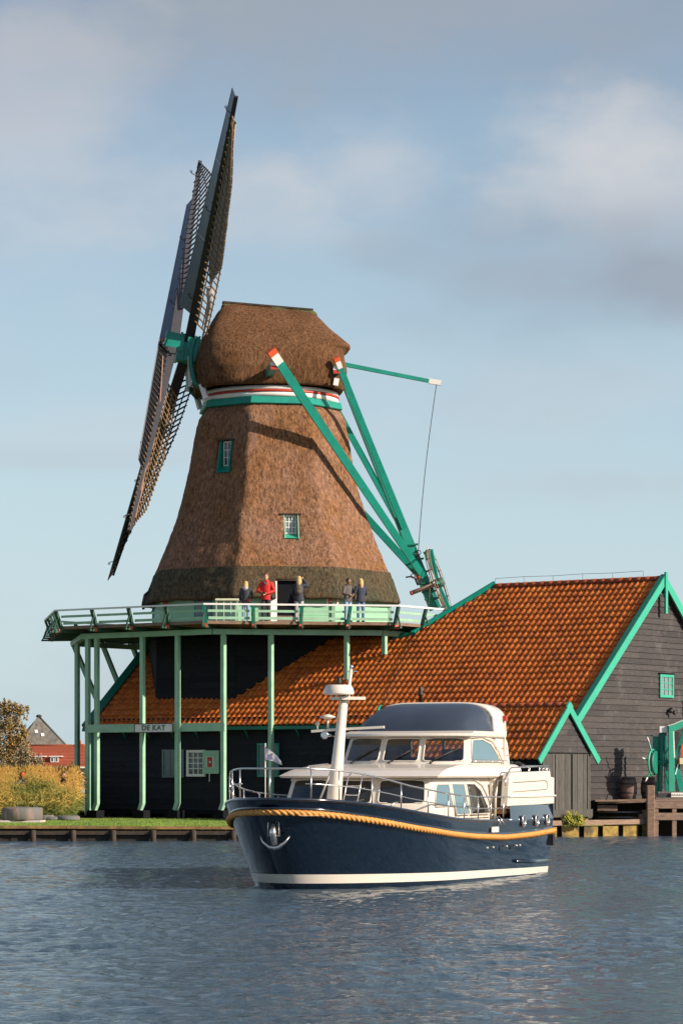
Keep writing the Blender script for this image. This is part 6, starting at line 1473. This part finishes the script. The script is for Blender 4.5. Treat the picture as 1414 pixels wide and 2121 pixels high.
def crane():
    Y = 101.3; Q = lambda px, py, dy=0.0: P(px, py, Y+dy)
    t = thing('hand_crane', 'green and white timber hand crane with a spoked winding wheel at the right edge', 'crane', tuple(Q(1385, 1654)))
    def b(name, a, c, w, h, m, par=t, **k): q = MB(); q.beam(a, c, w, h, **k); return q.build(name, m, par, bevel=.006)
    b('base', Q(1360, 1648), Q(1389, 1648), .34, .15, M['grey_stock']); b('base', Q(1388, 1647, -.05), Q(1440, 1647, -.05), .4, .16, M['white'])
    for k in range(8): q = MB(); q.ball(Q(1392+k*5, 1647, -.26), .022, 6, 4); q.build('bolt', M['iron'], t)
    b('post', Q(1390, 1640, -.15), Q(1390, 1504, -.15), .20, .18, M['verge'], up=(0, 1, 0)); b('post_edge', Q(1396, 1570, -.20), Q(1394, 1515, -.20), .05, .08, M['white'], up=(0, 1, 0))
    b('post', Q(1367, 1640, .1), Q(1370, 1516, .1), .12, .2, M['teal_dark'], up=(0, 1, 0)); b('post', Q(1380, 1640, .15), Q(1376, 1516, .15), .12, .14, M['teal'], up=(0, 1, 0)); b('post', Q(1360, 1645, .15), Q(1366, 1520, .3), .08, .14, M['teal'], up=(0, 1, 0))
    b('post', Q(1404, 1640, .4), Q(1402, 1516, .4), .16, .1, M['grey_stock'], up=(0, 1, 0)); b('post', Q(1412, 1640, .1), Q(1400, 1590, .1), .2, .16, M['teal'], up=(0, 1, 0))
    b('capital', Q(1373.5, 1518), Q(1373.5, 1505), .30, .24, M['white'], up=(0, 1, 0))
    q = MB(); pts = [Q(1382, 1511, -.1), Q(1394, 1508, -.1), (Q(1408, 1502, -.1)), Q(1424, 1494, -.1), Q(1440, 1484, -.1)]
    for a, c in zip(pts, pts[1:]): q.beam(a, c, .22, .24)
    q.build('jib', M['verge'], t)
    q = MB()
    for a, c in zip(pts, pts[1:]): q.beam(a+Z3*.13, c+Z3*.13, .26, .025)
    q.build('jib_capping', M['white'], t)
    b('brace', Q(1418, 1508), Q(1398, 1572), .12, .14, M['teal_dark'], up=(0, 1, 0)); b('brace', Q(1376, 1600), Q(1384, 1625), .03, .03, M['verge']); b('brace', Q(1398, 1605), Q(1406, 1575), .04, .04, M['white']); b('brace', Q(1372, 1572), Q(1384, 1550), .05, .05, M['verge'])
    q = MB(); q.box(tuple(Q(1350, 1563, .4)), tuple(Q(1370, 1525, .45))); pnl = q.build('board', M['verge'], t)
    q = MB(); a, c = Q(1349, 1565, .36), Q(1371, 1523, .4); q.box((a.x, a.y, c.z-.05), (c.x, c.y+.05, c.z)); q.box((a.x, a.y, a.z), (a.x+.04, c.y+.05, c.z)); q.build('board_edge', M['white'], pnl)
    ax_ = Q(1364, 1579); q = MB(); q.tube([Q(1352, 1579), Q(1412, 1579)], .07, 10); q.build('axle', M['teal_dark'], t)
    for px in (1391, 1404): q = MB(); q.tube([Q(px-1.5, 1578), Q(px+1.5, 1578)], .10, 12); q.build('axle_ring', M['orange'], t)
    b('drum', Q(1406, 1577), Q(1440, 1577), .3, .22, mat_('cream_block', (.62, .60, .38), .6)); b('lever', Q(1413, 1568, -.1), Q(1413, 1543, -.1), .1, .05, M['orange'], up=(0, 1, 0))
    # wheel, nearly edge on
    wc = Q(1357, 1580, -.1); wa = Vector((.90, -.43, 0)).normalized(); e2 = wa.cross(Z3)
    q = MB(); q.lathe([(.40, -.05), (.43, 0), (.40, .05)], wc, 28, wa); wh_ = q.build('wheel', M['teal_dark'], t)
    q = MB(); q.tube([wc-wa*.07+(Z3*cos(a)+e2*sin(a))*.33 for a in [2*pi*i/28 for i in range(28)]], .02, 6, loop=True); q.build('rim_line', M['orange'], wh_)
    q = MB(); q.tube([wc-wa*.10+(Z3*cos(a)+e2*sin(a))*.46 for a in [2*pi*i/28 for i in range(28)]], .035, 6, loop=True); q.build('rim', M['verge'], wh_)
    for k, (px, py) in enumerate(((1340, 1527), (1329, 1570), (1336, 1619), (1372, 1632), (1380, 1545), (1388, 1590))):
        tip = Q(px, py, -.5 if k < 3 else .4); d = tip-wc; q = MB(); q.tube([wc-wa*.05, wc+d*.8], [.035, .028], 7); sp = q.build('spoke', M['verge'], wh_); q = MB(); q.tube([wc+d*.8, tip], [.029, .022], 7); q.build('handle', M['white'], sp)
crane()
def bush(name, label, cat, c, r, n, mat, leaf=.05, rz=1.0, seed=1):
    rnd = random.Random(seed); q = MB()
    for _ in range(n):
        a = rnd.uniform(0, 2*pi); rr = r*rnd.random()**.5; z = rnd.random()**.8*rz*(1-.6*(rr/r)**2)*(.7+.3*sin(a*3+2)); p = Vector(c)+Vector((rr*cos(a), rr*sin(a)*.7, z))
        d = Vector((rnd.uniform(-1, 1), rnd.uniform(-1, 1), rnd.uniform(.2, 1.6))).normalized(); s_ = d.orthogonal().normalized()*leaf*.3; L_ = leaf*rnd.uniform(.7, 1.5)
        q.add([p-s_*.3, p+d*L_*.5-s_, p+d*L_, p+d*L_*.5+s_], [(0, 1, 2, 3)], [(rnd.random()*40, .5)]*4)
    o = q.build(name, mat, None, fixn=False); tag(o, label, cat)
leafm = cellmat('weed_leaves', [(.10, .16, .02), (.24, .24, .03), (.35, .28, .04), (.07, .12, .02)], rough=.8, gvar=.2)
bush('weed_clump', 'yellow-green weeds growing on the river edge under the grey shed', 'plant', P(1184, 1712, 97.6), .42, 1600, leafm, .09, .52)
# ------------------------------------------------------------------ left: reeds, millstone, trees, houses
def reeds():
    rnd = random.Random(11); q = MB()
    for _ in range(11000):
        y = 105.2+rnd.random()**.8*7.6; x = rnd.uniform(-17.5, -8.9)
        if (Vector((x, y, 0))-F0).dot(u) > C0k-.5 and (Vector((x, y, 0))-F0).dot(nf) < 1.0: continue
        if x > -.0930*y: continue
        front = max(0, 1-(y-105.2)/2.0)
        h = (1.20+.78*min(1, (y-105.2)/3.5))*rnd.uniform(.84, 1.06)*(1-.25*front*rnd.random())*(.95+.06*noise.noise(Vector((x*.9, y*.5, 1))))
        for wx in (-12.30, -10.68):
            if abs(x*109.6/y-wx) < .27 and y < 109.85: h = min(h, 1.22) if y < 109.3 else .4
        b = Vector((x, y, LZ-.05)); lean = Vector((rnd.uniform(-.16, .10), rnd.uniform(-.08, .08), 0)); cid = rnd.randint(0, 60)+.5
        top = b+Z3*h+lean*h; w = Vector((.006, 0, 0))
        q.add([b-w, b+w, top+w*.6, top-w*.6], [(0, 1, 2, 3)], [(cid, .5)]*4)
        for k in range(5):
            f = rnd.uniform(.25, .9); p = b.lerp(top, f); a = rnd.uniform(0, 2*pi); L_ = rnd.uniform(.22, .5); d = Vector((cos(a), sin(a)*.6, rnd.uniform(.15, .9))).normalized(); sw = Vector((-sin(a)*.3, 0, .6)).normalized()*rnd.uniform(.010, .017)
            m = p+d*L_*.5; e = p+d*L_+Z3*(-.14*L_/.3)
            q.add([p-sw*.5, p+sw*.5, m+sw, e, m-sw], [(0, 1, 2, 4), (4, 2, 3)], [(rnd.randint(0, 60)+.5, .5)]*5)
        if rnd.random() < .45:
            for k in range(4):
                d = Vector((rnd.uniform(-.5, .3), rnd.uniform(-.3, .3), rnd.uniform(.3, 1))).normalized()*rnd.uniform(.08, .2); sw = Vector((.02, 0, .004)); q.add([top-sw, top+sw, top+d], [(0, 1, 2)], [(70.5+rnd.randint(0, 9), .5)]*3)
    m = bpy.data.materials.new('reed_leaves'); m.use_nodes = True; nt = m.node_tree; N = nt.nodes.new; L = nt.links.new; b = nt.nodes['Principled BSDF']; b.inputs['Roughness'].default_value = .8; b.inputs['Specular IOR Level'].default_value = .2
    uv = N('ShaderNodeUVMap'); wn = N('ShaderNodeTexWhiteNoise'); wn.noise_dimensions = '2D'; L(uv.outputs[0], wn.inputs['Vector'])
    tc = N('ShaderNodeTexCoord'); sp = N('ShaderNodeSeparateXYZ'); L(tc.outputs['Object'], sp.inputs[0])
    nz = N('ShaderNodeTexNoise'); nz.inputs['Scale'].default_value = .55; nz.inputs['Detail'].default_value = 3; L(tc.outputs['Object'], nz.inputs['Vector'])
    def mt(op, a, b_):
        x = N('ShaderNodeMath'); x.operation = op
        for i, q_ in enumerate((a, b_)):
            if isinstance(q_, float): x.inputs[i].default_value = q_
            else: L(q_, x.inputs[i])
        return x.outputs[0]
    val = mt('ADD', mt('MULTIPLY', sp.outputs['Z'], .42), mt('ADD', mt('MULTIPLY', wn.outputs['Value'], .34), mt('MULTIPLY', mt('SUBTRACT', nz.outputs['Fac'], .5), 1.5)))
    cr = N('ShaderNodeValToRGB'); e = cr.color_ramp.elements; e[0].position = .38; e[0].color = (.055, .085, .02, 1); e[1].position = 1.0; e[1].color = (.58, .34, .09, 1)
    x = e.new(.66); x.color = (.17, .19, .045, 1); x = e.new(.86); x.color = (.42, .30, .07, 1); L(val, cr.inputs[0]); L(cr.outputs[0], b.inputs['Base Color'])
    o = q.build('reed_bed', m, recenter=False, fixn=False); tag(o, 'dense golden and green reed bed behind the lawn, left of the gallery posts', 'reeds', kind='stuff')
reeds()
def millstone():
    c = P(44, 1704, 100.6); c.z = LZ
    s = MB(); s.prism([c+Vector(p) for p in ((-1.5, -.5, -.1), (.75, -.55, -.1), (.80, .7, -.1), (-1.5, .9, -.1))], Z3*.19); o = s.build('stone_slab', M['concrete'], bevel=.03); tag(o, 'pale stone slab lying on the lawn under the big brown millstone', 'slab')
    q = MB(); r = .72; zz = LZ+.095
    cc = Vector((c.x+.02, c.y+.1, zz)); q.lathe([(.1, 0), (r-.03, 0), (r, .03), (r+.01, .22), (r, .40), (r-.04, .44), (.14, .47), (.10, .44)], cc, 48); q.v = [p+Vector((0, 0, .02*noise.noise(p*3))) for p in q.v]
    o = q.build('millstone', M['granite'], fixn=True); tag(o, 'thick brown and grey round millstone lying on the pale slab at the left', 'millstone')
    for k, (px, w, hh, lb) in enumerate(((94, .34, .22, 'small dark worn stone beside the big millstone'), (108, .4, .16, 'low mossy stone in the grass in front of the reeds'), (141, .46, .20, 'flat grey stone block between the reeds and the gallery posts'))):
        p = P(px, 1699, 104.5); q = MB(); q.lathe([(w*.8, 0), (w, .05), (w*.95, hh*.8), (w*.8, hh)], (p.x, p.y, LZ), 14); q.v = [Vector((a.x+.03*noise.noise(a*5), a.y, a.z+.02*noise.noise(a*7))) for a in q.v]; o = q.build('stone', M['granite'], bevel=.02); tag(o, lb, 'stone')
millstone()
def tree(name, label, base, H_, blobs, leafmat, n, leaf, seed, group=None, trunk_r=.12, lean=0):
    rnd = random.Random(seed); t = thing(name, label, 'tree', tuple(base), 0, group); base = Vector(base)
    tr = MB(); top = base+Vector((lean, 0, H_*.8)); tr.tube([base, base.lerp(top, .35)+Vector((.05, 0, 0)), base.lerp(top, .7), top], [trunk_r, trunk_r*.75, trunk_r*.45, trunk_r*.15], 8)
    for (bx, by, bz, br) in blobs:
        c = base+Vector((bx, by, bz)); s0 = base.lerp(top, min(.75, max(.2, (bz-br)/H_))); tr.tube([s0, s0.lerp(c, .5)+Vector((0, 0, .1)), c], [trunk_r*.4, trunk_r*.25, .012], 6)
        for _ in range(7):
            d = Vector((rnd.gauss(0, 1), rnd.gauss(0, 1), rnd.gauss(0.3, 1))).normalized()*br*rnd.uniform(.6, 1.05); tr.tube([c, c+d*.5+Vector((0, 0, .04)), c+d], [.02, .012, .005], 4)
    tr.build('trunk', M['bark'], t)
    q = MB(); tot = sum(b[3]**2 for b in blobs)
    for (bx, by, bz, br) in blobs:
        c = base+Vector((bx, by, bz)); k = int(n*br**2/tot)
        # leaves gather round twigs for an uneven outline
        twigs = [c+Vector((rnd.gauss(0, 1), rnd.gauss(0, 1), rnd.gauss(0, 1))).normalized()*br*rnd.uniform(.35, 1.08) for _ in range(max(8, int(k/26)))]
        for _ in range(k):
            tw = rnd.choice(twigs); p = tw+Vector((rnd.gauss(0, .13), rnd.gauss(0, .13), rnd.gauss(0, .16)))*br*.9
            nrm = Vector((rnd.gauss(0, 1), rnd.gauss(0, 1), rnd.gauss(0, 1))).normalized(); a = nrm.orthogonal().normalized()*leaf*rnd.uniform(.5, 1.1); b = nrm.cross(a).normalized()*leaf*rnd.uniform(.35, .7)
            cid = rnd.randint(0, 90)+.5; q.add([p-a, p-b, p+a, p+b], [(0, 1, 2, 3)], [(cid, int(tw.x*3)+.5)]*4)
    q.build('crown', leafmat, t, fixn=False); return t
M['bark'] = mat_('bark', (.12, .09, .07), .9, var=.3, vscale=6)
lf_or = cellmat('autumn_leaves', [(.32, .15, .05), (.17, .165, .06), (.38, .21, .08), (.22, .15, .07), (.25, .23, .08)], rough=.8, gvar=.2)
lf_ol = cellmat('dull_olive_leaves', [(.26, .20, .09), (.20, .18, .08), (.34, .25, .13), (.17, .15, .07)], rough=.85, gvar=.2)
lf_pk = cellmat('grey_brown_leaves', [(.30, .23, .15), (.22, .20, .11), (.36, .25, .15)], rough=.85, gvar=.2)
def tb(px, Y): p = P(px, 1600, Y); return (p.x, Y, .43)
tree('autumn_tree', 'tall tree turning orange and green at the far left edge behind the reeds', tb(22, 172), 6.2, [(-.5, 0, 3.2, 1.0), (.45, .2, 3.6, .85), (-.1, 0, 4.8, .95), (-.55, .2, 5.7, .5), (.5, 0, 5.5, .55), (-1.0, 0, 4.4, .7), (.75, 0, 4.4, .5), (.1, 0, 2.4, .9), (-1.3, 0, 5.4, .6), (-.1, .1, 5.9, .35)], lf_or, 9000, .085, 1)
tree('willow_bush', 'round dull olive shrub in front of the autumn tree', tb(56, 160), 3.2, [(0, 0, 1.6, .85), (-.4, 0, 2.2, .7), (.3, 0, 2.3, .6), (-.1, 0, 2.9, .5), (.4, 0, 1.0, .7)], lf_pk, 6500, .07, 2, trunk_r=.08)
tree('willow_bush', 'low grey-brown shrub at the left edge below the tall autumn tree', tb(14, 158), 2.6, [(-.4, 0, 1.2, .8), (.3, 0, 1.3, .75), (-.2, 0, 1.9, .6), (.5, 0, .9, .6), (-1.0, 0, 1.2, .7)], lf_ol, 6500, .07, 3, trunk_r=.08)
tree('young_tree', 'slender orange young tree between the red roofed house and the gallery posts', tb(150, 175), 2.6, [(0, 0, 1.5, .4), (.1, 0, 2.1, .35), (-.25, 0, 1.0, .4), (.2, 0, 1.1, .45), (.75, 0, 1.3, .5)], lf_or, 2600, .06, 4, trunk_r=.05)
def red_house():
    Y = 250; Q = lambda px, py, dy=0: P(px, py, Y+dy)
    t = thing('red_roofed_house', 'low white house with a bright red tiled roof and two dormers behind the reeds', 'house', tuple(Q(125, 1640)))
    rt = cellmat('bright_red_tiles', [(.36, .095, .052), (.40, .11, .06), (.33, .09, .05)], rough=.7, gvar=.12)
    a, b = Q(40, 1588), Q(230, 1588); c, d = Q(230, 1545, 4.5), Q(40, 1545, 4.5)
    q = MB(); n = 14
    for i in range(n):
        f0, f1 = i/n, (i+1)/n; p0, p1, p2, p3 = a.lerp(d, f0), b.lerp(c, f0), b.lerp(c, f1), a.lerp(d, f1); l = Vector((0, -.03, .05)); q.add([p0+l, p1+l, p2, p3, p0, p1], [(0, 1, 2, 3), (4, 5, 1, 0)], [(i+.5, .5)]*6)
    bk = Vector((0, 5, -2)); q.add([d, c, c+bk, d+bk], [(0, 1, 2, 3)]); q.build('roof', rt, t)
    q = MB(); q.tube([d, c], .12, 8); q.build('ridge', M['tile_ridge'], t)
    q = MB(); w0 = Q(44, 1591, .6); w1 = Q(226, 1591, .6); q.box((w0.x, w0.y, .3), (w1.x, w0.y+8, w0.z)); q.build('wall', mat_('grey_render', (.40, .40, .40), .8), t)
    q = MB(); q.beam(a+Vector((0, -.1, -.08)), b+Vector((0, -.1, -.08)), .3, .14); q.build('gutter', M['white'], t)
    for px0, px1 in ((71, 88), (104, 122)):
        z0, z1 = 1580, 1568; A_ = Q(px0, z0, .7); B_ = Q(px1, z1, .7); q = MB(); q.prism([Vector((A_.x, A_.y, A_.z)), Vector((A_.x, A_.y, B_.z)), Vector((A_.x, A_.y+1.4, B_.z+.0)), ], Vector((B_.x-A_.x, 0, 0))); do = q.build('dormer', rt, t)
        q = MB(); q.box((A_.x-.1, A_.y-.15, B_.z), (B_.x+.25, A_.y+1.6, B_.z+.08)); q.build('dormer_roof', M['white'], do)
        m_ = (A_.x+B_.x)/2
        for x0, x1 in ((A_.x+.03, m_-.03), (m_+.03, B_.x-.03)):
            q = MB(); q.box((x0, A_.y-.06, A_.z+.03), (x1, A_.y-.01, B_.z-.02)); wf = q.build('window', M['white'], do); q = MB(); q.box((x0+.08, A_.y-.075, A_.z+.1), (x1-.08, A_.y-.065, B_.z-.09)); q.build('pane', M['glass'], wf)
    q = MB(); p = Q(166, 1545, 4.5); q.box((p.x-.35, p.y-.3, p.z-.3), (p.x+.35, p.y+.3, p.z+.15)); q.lathe([(.09, .1), (.09, .45), (.02, .5)], (p.x, p.y, p.z), 8); q.build('chimney', M['tile_ridge'], t)
red_house()
def pyramid_farm():
    Y = 330; ap = P(80.5, 1484, Y); D = (1560-1484)*Y/F; R = 1.14*D; t = thing('pyramid_farmhouse', 'farmhouse with a steep grey-brown thatched pyramid roof beyond the red roofed house', 'farmhouse', (ap.x, Y, .4))
    cs = [ap+Vector((R*cos(radians(29+90*k)), -R*sin(radians(29+90*k)), -D)) for k in range(4)]
    tm = mat_('grey_thatch_roof', (.135, .12, .105), .9, var=.35, vscale=1.2, stretch=(2.5, 2.5, .35), col2=(.10, .105, .10), c2scale=.3)
    q = MB(); n = 10
    for k in range(4):
        a, b = cs[k], cs[(k+1) % 4]
        for i in range(n):
            f0, f1 = i/n, (i+1)/n; q.add([a.lerp(ap, f0), b.lerp(ap, f0), b.lerp(ap, f1), a.lerp(ap, f1)], [(0, 1, 2, 3)])
    q.build('roof', tm, t)
    q = MB(); q.ball(ap, .35, 10, 6, (1, 1, .6)); q.build('ridge_cap', M['oldwood'], t)
    for k in (0, 1): q = MB(); q.tube([ap, cs[k]], .11, 6); q.build('hip_ridge', mat_('hip_grey', (.12, .13, .13), .8) if 'hip_grey' not in bpy.data.materials else bpy.data.materials['hip_grey'], t)
    # two small roof windows on the front slope
    nn = (cs[1]-cs[0]).cross(ap-cs[0]).normalized()
    if nn.y > 0: nn = -nn
    for px, py in ((75, 1516), (88, 1523)):
        r = P(px, py, 1.0)-Vector((0, 0, H)); r = r.normalized(); o = Vector((0, 0, H)); tt = (ap-o).dot(nn)/r.dot(nn); p = o+r*tt+nn*.03; ex = (cs[1]-cs[0]).normalized(); ey = nn.cross(ex)
        q = MB(); q.prism([p-ex*.18-ey*.22, p+ex*.18-ey*.22, p+ex*.18+ey*.22, p-ex*.18+ey*.22], nn*.06); q.build('roof_window', M['white'], t)
    q = MB(); q.prism([c*.0+Vector((ap.x+(c.x-ap.x)*.92, ap.y+(c.y-ap.y)*.92, .3)) for c in cs], Z3*(cs[0].z-.25)); q.build('wall', M['tile_ridge'], t)
pyramid_farm()
